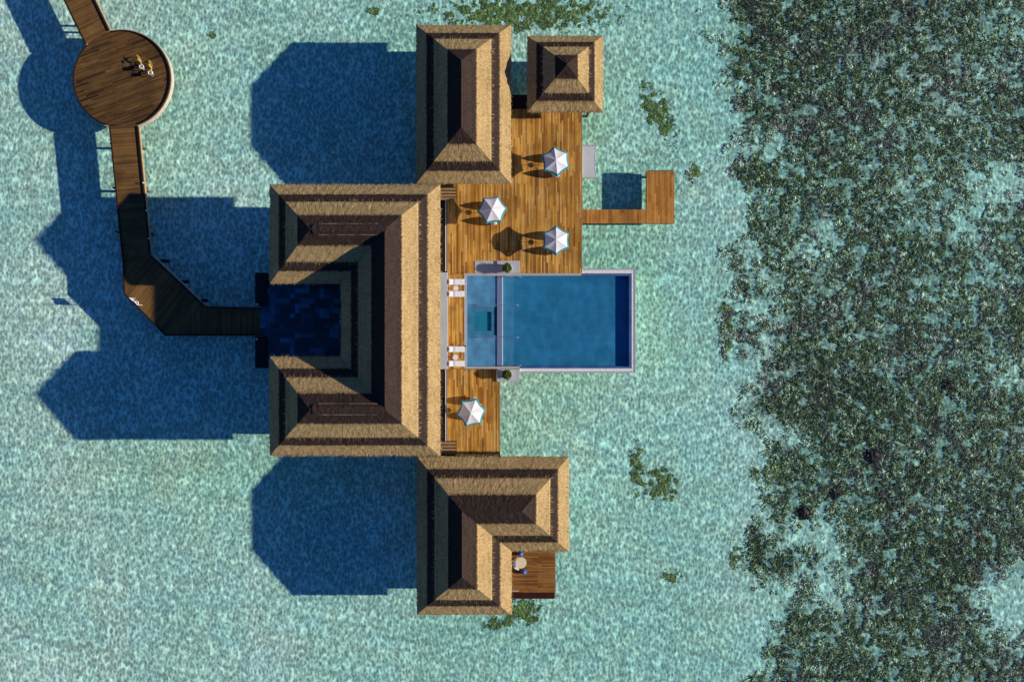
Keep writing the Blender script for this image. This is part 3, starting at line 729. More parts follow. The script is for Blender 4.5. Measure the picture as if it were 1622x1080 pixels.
def net():
    z = -.25; t = thing('hammock_net', 'pale rope lounging net stretched off the terrace edge', 'net')
    X0, Y1 = P(922, 232, z); X1, Y0 = P(945, 281, z); X0 += .03
    def xr(y): q = (y - Y0) / (Y1 - Y0); return X1 - .22 * math.sin(math.pi * q)
    mb = MB(); n = 56
    for i in range(n):
        y = Y0 + (Y1 - Y0) * (i + .5) / n; mb.box(X0, y - .021, z - .012, xr(y), y + .021, z)
    for i in range(26):
        q = (i + .5) / 26; m_ = 12
        for j in range(m_):
            ya_, yb_ = Y0 + (Y1 - Y0) * j / m_, Y0 + (Y1 - Y0) * (j + 1) / m_
            mb.prism([(X0 + (xr(ya_) - X0) * q - .02, ya_), (X0 + (xr(ya_) - X0) * q + .02, ya_), (X0 + (xr(yb_) - X0) * q + .02, yb_), (X0 + (xr(yb_) - X0) * q - .02, yb_)], z + .001, z + .012)
    mb.build('mesh', 'rope', t)
    mb = MB(); mb.tube([(xr(Y0 + (Y1 - Y0) * j / 16), Y0 + (Y1 - Y0) * j / 16, z) for j in range(17)], .04, 8); mb.build('edge_rope', 'rope', t)
    for y in (Y0 - .06, Y1 + .1):
        mb = MB(); mb.tube([(X0, y, z), (X1 + .1, y, z)], .06 if y < 0 else .09, 8); mb.build('spreader_bar', 'stone', t)
net()

# ---------------------------------------------------------------- pool
def pool():
    t = thing('swimming_pool', 'large rectangular infinity pool with blue mosaic and white pebble edge', 'swimming pool')
    def bx(nm, px0, py0, px1, py1, z0, z1, m):
        q = rect(px0, py0, px1, py1, z1); mb = MB(); mb.prism(q, z0, z1); return mb.build(nm, m, t)
    FL = -.66
    bx('floor', 795.5, 436, 997, 580.5, -1.0, FL, 'ptile')
    for i, (a, b) in enumerate(((796.2, 799), (799, 802), (802, 805), (805, 808), (808, 811), (811, 814))):
        bx('entry_step', a, 437.2, b, 579.8, FL - .1, -.24 - .065 * i, 'pstep')
    # shallow ledge left (four pieces round the tub)
    bx('shallow_ledge', 739.6, 437, 787.2, 483.6, -1.0, -.12, 'pledge'); bx('shallow_ledge', 739.6, 533.2, 787.2, 580, -1.0, -.12, 'pledge')
    bx('shallow_ledge', 739.6, 483.8, 741.6, 533, -1.0, -.122, 'pledge')
    bx('weir', 787.4, 436.8, 795.3, 580, -1.0, -.035, 'pweir')
    # tub
    bx('tub_seat', 742, 486, 750.5, 531, -1.0, -.17, 'jtile'); bx('tub_seat', 750.7, 486, 784.5, 494, -1.0, -.172, 'jtile'); bx('tub_seat', 750.7, 524, 784.5, 531, -1.0, -.174, 'jtile'); bx('tub_seat', 778.5, 494.2, 784.5, 523.8, -1.0, -.176, 'jtile')
    bx('tub_floor', 750.7, 494.2, 778.3, 523.8, -1.2, -.36, 'jtile2')
    bx('tub_rim', 741.6, 484, 787, 485.8, -1.0, -.10, 'pledge'); bx('tub_rim', 741.6, 531.2, 787, 533, -1.0, -.10, 'pledge')
    # coping
    bx('coping', 735, 433, 739.4, 584, -.6, .03, 'coping'); bx('coping', 739.6, 433, 920.8, 436.8, -.6, .032, 'coping')
    bx('coping', 739.6, 580.6, 823, 584, -.6, .032, 'coping')
    # infinity rim (slightly submerged), pebble channel, outer kerb
    bx('infinity_rim', 921, 433.2, 996.2, 437, -1.0, -.085, 'prim'); bx('infinity_rim', 996.4, 433.2, 1000.4, 583.2, -1.0, -.086, 'prim'); bx('infinity_rim', 823.2, 580.2, 996.2, 583.2, -1.0, -.087, 'prim')
    bx('pebble_channel', 921, 427.6, 1000.4, 433, -.9, -.06, 'pebble'); bx('pebble_channel', 1000.6, 427.6, 1004.4, 588.2, -.9, -.062, 'pebble'); bx('pebble_channel', 823.3, 583.4, 1000.4, 588.2, -.9, -.064, 'pebble')
    bx('kerb', 919, 425.6, 1006.6, 427.4, -1.1, -.03, 'coping'); bx('kerb', 1004.6, 427.6, 1006.6, 590.4, -1.1, -.032, 'coping'); bx('kerb', 823.3, 588.4, 1004.4, 590.4, -1.1, -.034, 'coping')
    # hidden shell down to the sea
    bx('shell', 740, 437.5, 1000, 583, -2.6, -1.02, 'coping')
    # water bodies
    q = rect(739.5, 436.9, 787.3, 580.5, -.04); mb = MB(); mb.face([(x, y, -.05) for x, y in q]); mb.build('water', 'poolwater', t)
    q = rect(795.4, 436.9, 1000.3, 583.2, -.04); mb = MB(); mb.face([(x, y, .0 - .045) for x, y in q]); mb.build('water', 'poolwater', t)
    # handrails
    for py, pa, pb in ((438.4, 797, 822), (483.4, 755, 818), (534.4, 755, 818), (579, 797, 822)):
        h = MB(); a = P(pa, py, .4); b = P(pb, py, .4)
        h.tube([(a[0], a[1], -.1), (a[0], a[1], .22), (b[0], b[1], .22), (b[0] + .25, b[1], .05), (b[0] + .3, b[1], -.6)], .034, 8); h.build('handrail', 'steel', t)
    h = MB(); a = P(795.4, 437.4, .3); b = P(795.4, 579.6, .3); h.box(a[0] - .03, b[1], -.3, a[0] + .05, a[1], -.015); h.build('weir_edge', 'white_paint', t)
pool()
for nm, box_, lb in (('low', (752, 413, 787, 432.6, .05), 'low pale stone slab between terrace boards and pool'),):
    q = rect(*box_[:4], .05); mb = MB(); mb.prism(q, -.35, .05); tag(mb.build('stone_slab', 'stone', bevel=.01), lb, 'slab')
for py0, py1, lb in ((413, 432.6, 'raised stone plinth under the northern planter'), (584.6, 604.6, 'raised stone plinth under the southern planter')):
    q = rect(787.3, py0, 823, py1, .22); mb = MB(); mb.prism(q, -.5, .22)
    tag(mb.build('planter_plinth', 'stone', bevel=.015), lb, 'plinth', 'stone plinths carrying planters')

# planters
def planter(px, py, label):
    z = .22; x, y = P(px, py, .9)
    t = thing('potted_shrub', label, 'planter', (x, y, z), random.random(), 'potted shrubs beside the pool')
    mb = MB(); mb.lathe([(.30, 0), (.36, .05), (.48, .35), (.52, .58), (.54, .62), (.50, .63), (.47, .58)], n=28); mb.build('pot', 'glaze', t, smooth=True)
    mb = MB(); mb.lathe([(.47, .5), (.46, .56)], n=20); mb.build('soil', 'soil', t)
    pp = []
    for _ in range(700):
        v = Vector((random.gauss(0, 1), random.gauss(0, 1), random.gauss(0, 1))).normalized() * (random.random() ** .25) * .47
        if v.z < -.15: v.z *= -.3
        n = noise.noise(v * 4) 
        if n > -.28: pp.append((v.x * (1 + n * .2), v.y * (1 + n * .2), .78 + v.z * .75))
    pr = [.35 + .9 * (p[2] - .75) + random.uniform(-.3, .3) for p in pp]
    leaf_cloud('foliage', pp, .13, .05, 'leaf', t, 2, np.array(pr))
    mb = MB(); mb.tube([(0, 0, .55), (.02, .01, .75)], [.03, .02], 6); mb.build('stem', 'beam', t)
planter(803.5, 424.4, 'round green shrub in white pot on the northern plinth')
planter(803.5, 593, 'round green shrub in white pot on the southern plinth')

# ---------------------------------------------------------------- parasols, chairs, loungers
def canopy_mesh(r0, r1, z_a, inner, wav=.085):
    pass
def parasol():
    t = thing('parasol', 'x', 'parasol')
    N = 6; sub = 6; zt = 2.76; zr = 2.10; Rr = 1.68
    def pt(a, f):      # f: 0 apex .. 1 rim
        k = a / (2 * math.pi / N); fr = k - math.floor(k); sc = 1
        chord = math.cos(math.pi / N) / math.cos((fr - .5) * 2 * math.pi / N)
        rr = Rr * f * chord * (1 - .085 * math.sin(math.pi * fr) * f ** 2)
        z = zt - (zt - zr) * (f ** 1.12) - .05 * math.sin(math.pi * fr) * f * (1 - f) * 2
        return (rr * math.cos(a), rr * math.sin(a), z)
    def ring_part(name, f0, f1, n, m):
        mb = MB(); A = N * sub
        for i in range(A):
            a, b = 2 * math.pi * i / A, 2 * math.pi * (i + 1) / A - 1e-9
            for k in range(n):
                g0, g1 = f0 + (f1 - f0) * k / n, f0 + (f1 - f0) * (k + 1) / n
                mb.face([pt(a, g0), pt(a, g1), pt(b, g1), pt(b, g0)][::-1] if g0 > 0 else [pt(a, g0), pt(a, g1), pt(b, g1)])
        return mb.build(name, m, t)
    ring_part('canopy', 0, .865, 5, 'canvas'); tr = ring_part('trim', .865, 1.0, 1, 'teal')
    mb = MB(); A = N * sub
    for i in range(A):
        a, b = pt(2 * math.pi * i / A, 1), pt(2 * math.pi * (i + 1) / A - 1e-9, 1)
        mb.face([a, b, (b[0] * 1.015, b[1] * 1.015, b[2] - .14), (a[0] * 1.015, a[1] * 1.015, a[2] - .14)])
    mb.build('valance', 'teal', t)
    mb = MB(); mb.tube([(0, 0, .06), (0, 0, 2.82)], .032, 10); mb.build('pole', 'steel', t)
    mb = MB(); mb.lathe([(.34, 0), (.34, .05), (.05, .09), (.05, .3)], n=24); mb.build('base', 'steel', t)
    mb = MB(); mb.lathe([(.29, 1.02), (.30, 1.03), (.30, 1.05), (.29, 1.06)], n=24); mb.build('tray', 'white_paint', t)
    mb = MB(); mb.lathe([(.02, 2.77), (.06, 2.79), (.05, 2.84), (.01, 2.88)], n=12); mb.build('finial', 'white_paint', t)
    for i in range(N):
        a = 2 * math.pi * i / N; p = pt(a, .99); mb = MB(); mb.tube([(0, 0, 2.58), (p[0], p[1], p[2] - .03)], .012, 5); mb.tube([(0, 0, 2.1), (p[0] * .5, p[1] * .5, 2.33)], .01, 5); mb.build('rib', 'steel', t)
    return t
def pod_chair():
    """woven egg shaped chair: deep bowl with a hood that rises to a point"""
    t = thing('pod_chair', 'x', 'chair')
    mb = MB(); n = 28; prof = [(.20, .16), (.38, .20), (.48, .34), (.51, .5), (.47, .72), (.38, .95), (.25, 1.18), (.12, 1.36), (.02, 1.47)]
    rings = []
    def keep(a, z):   # opening faces local +x
        d = abs((a + math.pi) % (2 * math.pi) - math.pi)
        return not (z > .44 and d < 1.15 * (1 - max(0, z - 1.05) / .45))
    for (r0, z0), (r1, z1) in zip(prof, prof[1:]):
        for j in range(n):
            a, b = 2 * math.pi * j / n, 2 * math.pi * (j + 1) / n; am = (a + b) / 2
            if not keep(am, (z0 + z1) / 2): continue
            q = [(r0 * math.cos(a), r0 * math.sin(a), z0), (r0 * math.cos(b), r0 * math.sin(b), z0), (r1 * math.cos(b), r1 * math.sin(b), z1), (r1 * math.cos(a), r1 * math.sin(a), z1)]
            mb.face(q); s = .94; mb.face([(x * s, y * s, z) for x, y, z in q][::-1])
    mb.build('shell', 'resin', t, smooth=True)
    mb = MB(); mb.lathe([(.36, .26), (.44, .34), (.45, .42), (.40, .46)], n=22); mb.build('cushion', 'cushion', t, smooth=True)
    mb = MB(); mb.lathe([(.30, 0), (.30, .03), (.12, .05), (.10, .16)], n=20); mb.build('base', 'steel', t, smooth=False)
    mb = MB(); mb.box(-.36, -.22, .47, -.22, .22, .80); mb.build('back_pillow', 'cushion', t, bevel=.05)
    return t
pp = parasol(); pc = pod_chair(); index_kids()
PARS = [(880.5, 254.5, 97, 'white teal edged parasol near the hammock net, northernmost', 'beside the rope net'), (779.5, 331.5, 6, 'white teal edged parasol closest to the main villa roof', 'nearest the villa'),
        (881, 380, 90, 'white teal edged parasol between the jetty arm and the pool', 'nearest the pool'), (746, 653.5, 10, 'lone white teal edged parasol on the south terrace', 'on the south terrace')]
for i, (px, py, rot, lb, wh) in enumerate(PARS):
    x, y = P(px, py, 2.5); o = pp if i == 0 else copy_tree(pp)
    o.location = (x, y, 0.005); o.rotation_euler[2] = R(rot); o['label'] = lb; o['group'] = 'teal edged parasols'
    for k, (dy, wn) in enumerate(((.86, 'north'), (-.86, 'south'))):
        c = pc if (i == 0 and k == 0) else copy_tree(pc)
        dx = {0: .02, 1: .05, 2: -.02, 3: .28}[i]
        c.location = (x + dx + (.1 if k else -.08), y + dy - (.10 if i != 3 else -.25), .005)
        c.rotation_euler[2] = R(25 if k else -25) + random.uniform(-.15, .15)
        c['label'] = 'white woven pod chair on the %s side under the parasol %s' % (wn, wh); c['group'] = 'woven pod chairs under parasols'

def lounger():
    t = thing('sun_lounger', 'x', 'sun lounger')   # head at local -x
    f = MB(); f.box(-.88, -.33, .22, .88, -.29, .28); f.box(-.88, .29, .22, .88, .33, .28); f.box(-.88, -.289, .22, -.84, .289, .28); f.box(.84, -.289, .22, .88, .289, .28); f.build('frame', 'white_paint', t)
    for sx in (-.78, .78):
        for sy in (-.30, .30):
            mb = MB(); mb.box(sx - .03, sy - .025, 0, sx + .03, sy + .025, .219); mb.build('leg', 'white_paint', t)
    mb = MB(); mb.box(-.22, -.32, .285, .88, .32, .38); mb.build('mattress', 'cushion', t, bevel=.03)
    mb = MB(); q = [(-.90, .38), (-.24, .285), (-.22, .375), (-.89, .47)]
    i = len(mb.v); mb.v += [(a, -.32, b) for a, b in q] + [(a, .32, b) for a, b in q]
    mb.f += [(0, 1, 2, 3)[::-1], (4, 5, 6, 7)] + [(k, (k + 1) % 4, 4 + (k + 1) % 4, 4 + k) for k in range(4)]; mb.a += [.5] * 6
    mb.build('backrest', 'cushion', t, bevel=.03)
    mb = MB(); mb.box(-.84, -.2, .485, -.64, .2, .535); o = mb.build('pillow', 'cushion', t, bevel=.03); o.rotation_euler = (0, .0, 0); o.location = (0, 0, -.02)
    mb = MB(); mb.box(-.30, -.31, .382, -.08, .31, .41); mb.build('folded_towel', 'towel', t, bevel=.008)
    return t
ll = lounger(); index_kids()
LN = [(446.5, 'white sun lounger north of the upper round side table'), (465.5, 'white sun lounger south of the upper round side table'), (553, 'white sun lounger north of the lower round side table'), (575.8, 'white sun lounger south of the lower round side table')]
for i, (py, lb) in enumerate(LN):
    o = ll if i == 0 else copy_tree(ll); x, y = P(723, py, .4); o.location = (x, y, .005); o['label'] = lb; o['group'] = 'white loungers facing the pool'
def side_table():
    t = thing('side_table', 'x', 'table')
    mb = MB(); mb.lathe([(.28, .42), (.30, .43), (.30, .46), (.28, .47)], n=28); mb.build('tabletop', 'white_paint', t)
    mb = MB(); mb.tube([(0, 0, .03), (0, 0, .42)], .03, 8); mb.build('stem', 'white_paint', t)
    mb = MB(); mb.lathe([(.18, 0), (.18, .02), (.04, .03)], n=20); mb.build('base', 'white_paint', t); return t
st = side_table(); index_kids()
for i, (px, py, lb) in enumerate(((722, 456.5, 'round white side table between the two upper loungers'), (721, 566, 'round white side table between the two lower loungers'))):
    o = st if i == 0 else copy_tree(st); x, y = P(px, py, .45); o.location = (x, y, .005); o['label'] = lb; o['group'] = 'white side tables between loungers'
# small dark lantern by the coping
x, y = P(737, 548, .1); t = thing('ground_lantern', 'small black ground lantern on the pool coping by a lounger', 'lantern', (x, y, .03))
mb = MB(); mb.box(-.08, -.08, 0, .08, .08, .04); mb.build('base', 'black', t)
for sx in (-1, 1):
    for sy in (-1, 1): mb = MB(); mb.box(sx * .07 - .01, sy * .07 - .01, .04, sx * .07 + .01, sy * .07 + .01, .26); mb.build('post', 'black', t)
mb = MB(); mb.lathe([(.11, .26), (.03, .34)], n=4); mb.build('cap', 'black', t)

# dining set
x, y = P(825, 891, .75); t = thing('dining_table', 'round cream dining table on the small southern deck', 'table', (x, y, .005))
mb = MB(); mb.lathe([(.60, .70), (.62, .71), (.62, .74), (.60, .75)], n=40); mb.build('tabletop', 'cream', t)
mb = MB(); mb.tube([(0, 0, .04), (0, 0, .70)], .05, 10); mb.build('stem', 'white_paint', t)
mb = MB(); mb.lathe([(.35, 0), (.35, .03), (.06, .05)], n=28); mb.build('base', 'white_paint', t)
x, y = P(822.2, 892.2, .3); mb = MB()
for i in range(14):
    a0, a1 = R(110) + R(160) * i / 14, R(110) + R(160) * (i + 1) / 14
    mb.prism(ccw([(.42 * math.cos(a0), .42 * math.sin(a0)), (.72 * math.cos(a0), .72 * math.sin(a0)), (.72 * math.cos(a1), .72 * math.sin(a1)), (.42 * math.cos(a1), .42 * math.sin(a1))]), .0, .42)
o = mb.build('curved_bench', 'cushion'); o.location = (x, y, .005); tag(o, 'curved white bench wrapping the west side of the cream table', 'bench')
def stool():
    t = thing('stool', 'x', 'stool')
    mb = MB(); mb.lathe([(.20, .0), (.25, .10), (.28, .30), (.25, .40)], n=24); mb.build('body', 'blue_fabric', t, smooth=True)
    mb = MB(); mb.lathe([(.25, .401), (.21, .45), (.10, .47)], n=24); mb.build('seat_cushion', 'blue_fabric', t, smooth=True)
    mb = MB(); mb.lathe([(.11, .455), (.12, .48), (.10, .50)], n=16); mb.build('button', 'blue_light', t, smooth=True); return t
s0 = stool(); index_kids()
for i, (px, py, lb) in enumerate(((825.2, 877.3, 'bright blue round stool north of the cream table'), (830.4, 906, 'bright blue round stool south of the cream table'))):
    o = s0 if i == 0 else copy_tree(s0); x, y = P(px, py, .4); o.location = (x, y, .005); o['label'] = lb; o['group'] = 'blue stools at the round table'
a = P(812, 935.5, .1); b = P(822, 935.5, .1); mb = MB(); mb.tube([(a[0] - .4, a[1], .06), (b[0], b[1], .06)], .035, 8)
tag(mb.build('pale_pole', 'white_paint'), 'thin pale pole lying on the dining deck by its slatted bench', 'pole')

# ---------------------------------------------------------------- entrance walkway, round platform
def side_wall(mb, a, b, z0, z1, th, inward):
    a = Vector(a); b = Vector(b); u = (b - a).normalized(); n = Vector((-u.y, u.x)) * th * (1 if inward else -1)
    mb.prism(ccw([tuple(a), tuple(b), tuple(b + n), tuple(a + n)]), z0, z1)
wk = thing('walkway', 'long timber boardwalk running over the lagoon to the main villa', 'walkway')
cxy = P(193.5, 125.5); RC = 77.3 / K
seg1 = [P(72, -60), P(122, -60), P(178, 57), P(137, 74)]
seg2 = [P(172.5, 196), P(218.5, 196), P(239.5, 404), P(239.5, 404), P(194.5, 440)]
seg2 = [P(172.5, 194), P(218.8, 194), P(239, 404), P(195, 420)]
seg3 = [P(195, 420), P(239, 404), P(326, 485.5), P(262, 531.5), P(196.5, 466)]
seg4 = [P(326, 485.5), P(414.5, 487.5), P(414.5, 531.5), P(262, 531.5)]
for s, zz, an in ((seg1, 0, 27), (seg2, .002, 4), (seg3, .004, 51), (seg4, .006, 90)):
    mb = MB(); boards(mb, ccw(s), R(an), .17, 9); mb.build('boards', 'walk', wk)
    mb = MB(); mb.prism(inset(ccw(s), .02), -.52 - zz, -.04 - zz); mb.build('substructure', 'beam', wk)
edges = [(seg1[1], seg1[2]), (seg1[3], seg1[0]), (seg2[1], seg2[2]), (seg2[3], seg2[0]), (seg3[1], seg3[2]), (seg3[3], seg3[4]), (seg3[4], seg3[0]), (seg4[0], seg4[1]), (seg4[2], seg4[3])]
for a, b in edges:
    f = MB(); a = Vector(a); b = Vector(b); u = (b - a).normalized(); n = Vector((u.y, -u.x))
    c = Vector((P(215, 300))); mid = (a + b) / 2
    poly = seg1 + seg2 + seg3 + seg4
    # outward side: test which side lies off the boards
    def inside(p):
        for s in (seg1, seg2, seg3, seg4):
            s = ccw(s)
            if all((s[i][0] - s[i - 1][0]) * (p[1] - s[i - 1][1]) - (s[i][1] - s[i - 1][1]) * (p[0] - s[i - 1][0]) >= 0 for i in range(len(s))): return True
        return False
    if inside(mid + n * .1): n = -n
    fa, fb = a.copy(), b.copy(); cc = Vector(cxy)
    while (fa - cc).length < RC + .1: fa = fa + u * .03
    while (fb - cc).length < RC + .1: fb = fb - u * .03
    f.prism(ccw([tuple(fa + n * .004), tuple(fb + n * .004), tuple(fb + n * .06), tuple(fa + n * .06)]), -.34, .02); f.build('fascia_board', 'fascia', wk)
    k = MB(); k.prism(ccw([tuple(fa - n * .15 + u * .02), tuple(fb - n * .15 - u * .02), tuple(fb - n * .02 - u * .02), tuple(fa - n * .02 + u * .02)]), .004, .13); k.build('kerb_rail', 'dark_wood', wk)
pile_pts = [P(p[0] - (10 if p[0] < 330 else 0), p[1] - 4) for p in ((108, -20), (146, -30), (126, 40), (160, 30), (182, 230), (222, 230), (186, 300), (228, 300), (190, 370), (234, 370), (215, 450), (255, 440), (250, 505), (300, 480), (340, 500), (340, 525), (390, 500), (390, 525))]
piles(wk, pile_pts, -.52, .13)
for (px, py, dx) in ((262, 413.5, 1), (293, 446.5, 1), (322, 476, 1)):
    x, y = P(px, py, -.6); mb = MB()
    if dx > 0: mb.box(x - .9, y - .18, -.95, x + .38, y + .18, -.60)
    else: mb.box(x - .75, y - .14, -.9, x + 1.2, y + .14, -.58)
    mb.build('cross_beam', 'dark_wood', wk)
a = P(246, 407, .1); b = P(318, 475.5, .1); mb = MB(); mb.tube([(a[0] + .1, a[1], .24), (b[0] + .1, b[1], .24)], .03, 6); mb.build('edge_pipe', 'white_paint', wk)

pf = thing('round_platform', 'circular timber platform where the boardwalk widens', 'platform', (cxy[0], cxy[1], 0))
circ = [(RC * math.cos(2 * math.pi * i / 64), RC * math.sin(2 * math.pi * i / 64)) for i in range(64)]
mb = MB(); boards(mb, circ, R(20), .17, 2.6, .012); mb.build('boards', 'disc', pf)
mb = MB(); mb.prism(inset(circ, .03), -.55, -.03); mb.build('substructure', 'beam', pf)
def arc(r0, r1, z0, z1, d0, d1):
    n = int((d1 - d0) / 2.8); A = [R(d0 + (d1 - d0) * i / n) for i in range(n + 1)]; mb = MB()
    for a in A: mb.v += [(q * math.cos(a), q * math.sin(a), z) for q, z in ((r0, z0), (r1, z0), (r1, z1), (r0, z1))]
    for i in range(n):
        for k in range(4): mb.f.append((4 * i + k, 4 * i + (k + 1) % 4, 4 * i + 4 + (k + 1) % 4, 4 * i + 4 + k)); mb.a.append(.5)
    mb.f += [(0, 1, 2, 3)[::-1], (4 * n, 4 * n + 1, 4 * n + 2, 4 * n + 3)]; mb.a += [.5, .5]
    return mb
def ring(r0, r1, z0, z1, skip):
    mb = MB()
    for i in range(128):
        a0, a1 = 2 * math.pi * i / 128, 2 * math.pi * (i + 1) / 128; am = math.degrees((a0 + a1) / 2)
        if any(s <= am <= e for s, e in skip): continue
        mb.prism([(r0 * math.cos(a0), r0 * math.sin(a0)), (r1 * math.cos(a0), r1 * math.sin(a0)), (r1 * math.cos(a1), r1 * math.sin(a1)), (r0 * math.cos(a1), r0 * math.sin(a1))], z0, z1)
    return mb
for lo_, hi_ in ((-72, 106), (134, 254)): arc(RC + .004, RC + .10, -.62, .02, lo_, hi_).build('fascia_ring', 'fascia_pale', pf)
for lo_, hi_ in ((-70, 102), (136, 252)): arc(RC - .14, RC - .02, .02, .15, lo_, hi_).build('kerb_ring', 'dark_wood', pf)
for i in range(8):
    a = 2 * math.pi * (i + .5) / 8; mb = MB(); mb.tube([(3.7 * math.cos(a), 3.7 * math.sin(a), BED - .4), (3.7 * math.cos(a), 3.7 * math.sin(a), -.55)], .15, 10); mb.build('pile', 'beam', pf)

# entrance side blocks and lanterns
for (p0, p1, lb) in ((432, 484, 'dark timber entrance block north of the boardwalk end'), (532.5, 583, 'dark timber entrance block south of the boardwalk end')):
    q = rect(404, p0, 423, p1, .1); mb = MB(); mb.prism(q, -.6, .1); t = thing('entrance_block', lb, 'planter box', group='entrance blocks'); mb.build('body', 'dark_wood', t, bevel=.02)
    q2 = inset(q, .15); mb = MB(); mb.prism(q2, .1, .14); mb.build('lid', 'black', t)
def lantern():
    t = thing('entrance_lantern', 'x', 'lantern'); mb = MB(); mb.lathe([(.09, 0), (.09, .03), (.03, .04), (.03, .5)], n=12); mb.build('post', 'steel', t)
    mb = MB(); mb.lathe([(.08, .5), (.10, .55), (.10, .68), (.06, .72)], n=14); mb.build('globe', 'white_paint', t, smooth=True); return t
l0 = lantern(); index_kids()
for i, (px, py, lb) in enumerate(((405.3, 482, 'small white lantern on the northern entrance block'), (405.3, 537, 'small white lantern on the southern entrance block'))):
    o = l0 if i == 0 else copy_tree(l0); x, y = P(px + 1.8, py, .6); o.location = (x, y, .1); o['label'] = lb; o['group'] = 'entrance lanterns'
def kerb_light():
    t = thing('path_light', 'x', 'lamp'); mb = MB(); mb.lathe([(.05, 0), (.05, .16), (.09, .17), (.07, .23)], n=12); mb.build('body', 'white_paint', t, smooth=False); return t
k0 = kerb_light(); index_kids()
for i, (px, py, lb) in enumerate(((229.5, 290, 'small white light on the boardwalk kerb, nearest the round platform'), (234, 334, 'small white light midway along the boardwalk kerb'), (238, 378, 'small white light on the boardwalk kerb, nearest the bend'))):
    o = k0 if i == 0 else copy_tree(k0); x, y = P(px - 1.6, py, .2); o.location = (x - .02, y, .16); o['label'] = lb; o['group'] = 'small white lights on the boardwalk kerb'

# ---------------------------------------------------------------- bicycles
def bicycle(label, px, py, heading, paint, group=None):
    x, y = P(px, py, .5); t = thing('bicycle', label, 'bicycle', (x, y, .012), heading, group)   # front = local +x
    def wheel(cx):
        w = MB(); w.tube([(cx + .31 * math.cos(a), 0, .33 + .31 * math.sin(a)) for a in [2 * math.pi * i / 28 for i in range(28)]], .03, 7, closed=True); wo = w.build('wheel', 'tyre', t)
        r = MB(); r.tube([(cx + .275 * math.cos(a), 0, .33 + .275 * math.sin(a)) for a in [2 * math.pi * i / 28 for i in range(28)]], .014, 5, closed=True)
        for i in range(10):
            a = 2 * math.pi * i / 10; r.tube([(cx, 0, .33), (cx + .27 * math.cos(a), 0, .33 + .27 * math.sin(a))], .004, 4)
        r.build('rim', 'steel', wo)
        f = MB(); arc = [R(20) + R(150) * i / 12 for i in range(13)]
        for a0, a1 in zip(arc, arc[1:]):
            f.face([(cx + .37 * math.cos(a0), -.055, .33 + .37 * math.sin(a0)), (cx + .37 * math.cos(a1), -.055, .33 + .37 * math.sin(a1)), (cx + .37 * math.cos(a1), .055, .33 + .37 * math.sin(a1)), (cx + .37 * math.cos(a0), .055, .33 + .37 * math.sin(a0))])
        f.build('mudguard', paint, t)
    wheel(-.52); wheel(.55)
    f = MB(); bb = (-.05, 0, .28); st_ = (-.2, 0, .72); hd = (.40, 0, .72)
    f.tube([bb, st_, (-.22, 0, .80)], .03, 8); f.tube([bb, (.1, 0, .36), (.38, 0, .62)], .036, 8); f.tube([(-.17, 0, .60), (.1, 0, .48), (.39, 0, .68)], .03, 8); f.tube([bb, (-.52, 0, .33), st_], .018, 6); f.tube([(.36, 0, .90), hd, (.48, 0, .45), (.55, 0, .33)], .026, 8)
    f.build('frame', paint, t)
    h = MB(); h.tube([(.18, -.31, .98), (.32, -.2, 1.0), (.36, 0, .93), (.32, .2, 1.0), (.18, .31, .98)], .016, 7); h.build('handlebar', 'steel', t)
    s = MB(); s.prism([(-.36, -.10), (-.22, -.11), (-.02, -.03), (-.02, .03), (-.22, .11), (-.36, .10)], .82, .88); s.build('saddle', paint, t, bevel=.02)
    b = MB(); X = .47
    b.box(X, -.20, .62, X + .30, .20, .635); b.box(X, -.20, .636, X + .015, .20, .88); b.box(X + .285, -.20, .636, X + .30, .20, .88); b.box(X + .016, -.20, .636, X + .284, -.185, .88); b.box(X + .016, .185, .636, X + .284, .20, .88)
    b.box(X - .02, -.22, .881, X + .015, .22, .905); b.box(X + .285, -.22, .881, X + .32, .22, .905); b.box(X + .016, -.22, .881, X + .284, -.185, .905); b.box(X + .016, .185, .881, X + .284, .22, .905)
    b.build('basket', 'basket', t)
    r = MB()
    for q in range(5): r.box(-.88, -.075 + q * .034, .70, -.36, -.062 + q * .034, .715)
    r.tube([(-.8, 0, .70), (-.54, .05, .34)], .01, 5); r.build('rear_rack', paint, t)
    p = MB(); p.tube([bb, (.05, .10, .20), (.05, .2, .20)], .014, 6); p.tube([bb, (-.15, -.10, .36), (-.15, -.2, .36)], .014, 6); p.build('pedals', 'steel', t)
    k = MB(); k.tube([(-.12, .03, .28), (-.2, .2, .02)], .012, 5); k.build('kickstand', 'steel', t)
bicycle('yellow bicycle with white basket, left one of the pair on the round platform', 223.0, 99.5, R(-68), 'yellow_paint', 'yellow bicycles on the round platform')
bicycle('yellow bicycle with white basket, right one of the pair on the round platform', 239.2, 108.5, R(-83), 'yellow_paint', 'yellow bicycles on the round platform')
x, y = P(213, 477.5, 1.0); t = thing('notice_board', 'slim white notice board standing at the sunlit bend of the boardwalk', 'notice board', (x, y, .0), R(-42))
mb = MB(); mb.box(-.52, -.015, .74, .52, .015, 1.36); mb.build('panel', 'white_paint', t, bevel=.008)
for sx in (-.55, .55): mb = MB(); mb.box(sx - .025, -.025, 0, sx + .025, .025, 1.38); mb.build('post', 'white_paint', t)
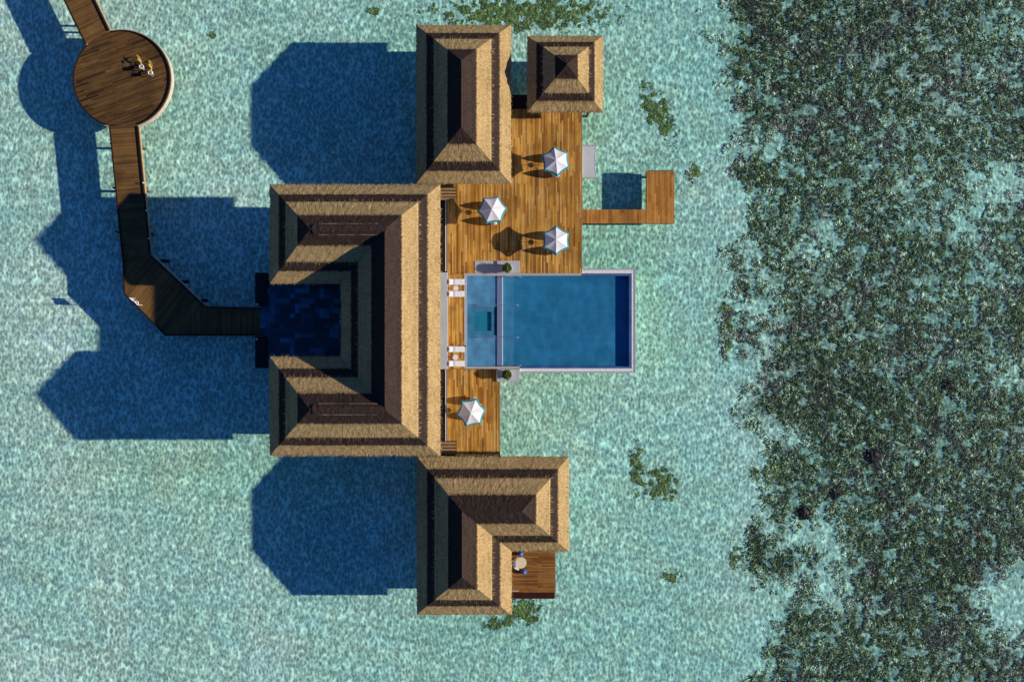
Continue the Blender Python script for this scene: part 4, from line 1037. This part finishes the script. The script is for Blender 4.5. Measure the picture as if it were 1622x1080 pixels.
mb = MB(); mb.tube([(.42 + .19 * math.cos(a), .20 + .14 * math.sin(a), 1.40) for a in [2 * math.pi * i / 20 for i in range(20)]], .055, 8, closed=True); mb.build('ring_buoy', 'white_paint', t, smooth=True)
mb = MB(); mb.box(.24, -.02, 1.341, .52, .05, 1.39); mb.build('bracket', 'steel', t)

# ---------------------------------------------------------------- camera, light
sc = bpy.context.scene
cam = bpy.data.cameras.new('Camera'); co = bpy.data.objects.new('Camera', cam); C.objects.link(co)
co.location = (0, 0, CAM_H); co.rotation_euler = (0, 0, 0); cam.sensor_fit = 'HORIZONTAL'
cam.angle = 2 * math.atan(1622 / 2 / K / CAM_H); cam.clip_end = 9000; cam.clip_start = 1; sc.camera = co
EL = math.atan(.385); DRIFT = .018
sun = bpy.data.lights.new('Sun', 'SUN'); sun.energy = 5.0; sun.angle = R(.6); sun.color = (1, .92, .80)
so = bpy.data.objects.new('Sun', sun); C.objects.link(so)
d = Vector((-1, DRIFT, -math.tan(EL))).normalized(); so.rotation_euler = d.to_track_quat('-Z', 'Y').to_euler(); so.location = (60, 0, 60)
w = bpy.data.worlds.new('World'); sc.world = w; w.use_nodes = True; nt = w.node_tree
bg = nt.nodes['Background']; sky = nt.nodes.new('ShaderNodeTexSky'); sky.sky_type = 'NISHITA'; sky.sun_disc = False
sky.sun_elevation = EL; sky.sun_rotation = math.atan2(1, -DRIFT); sky.altitude = 0; sky.air_density = 1.1; sky.dust_density = .3; sky.ozone_density = 3
hs = nt.nodes.new('ShaderNodeHueSaturation'); hs.inputs['Saturation'].default_value = 1.15; nt.links.new(sky.outputs[0], hs.inputs['Color'])
tint = nt.nodes.new('ShaderNodeMix'); tint.data_type = 'RGBA'; tint.blend_type = 'MULTIPLY'; tint.inputs[0].default_value = 1
tint.inputs[7].default_value = (.35, .63, 1.12, 1); nt.links.new(hs.outputs[0], tint.inputs[6])
nt.links.new(tint.outputs[2], bg.inputs[0]); bg.inputs[1].default_value = .062
sc.view_settings.view_transform = 'Standard'; sc.view_settings.look = 'None'; sc.view_settings.exposure = 0; sc.view_settings.gamma = 1
sc.cycles.transparent_max_bounces = 8; sc.cycles.max_bounces = 5
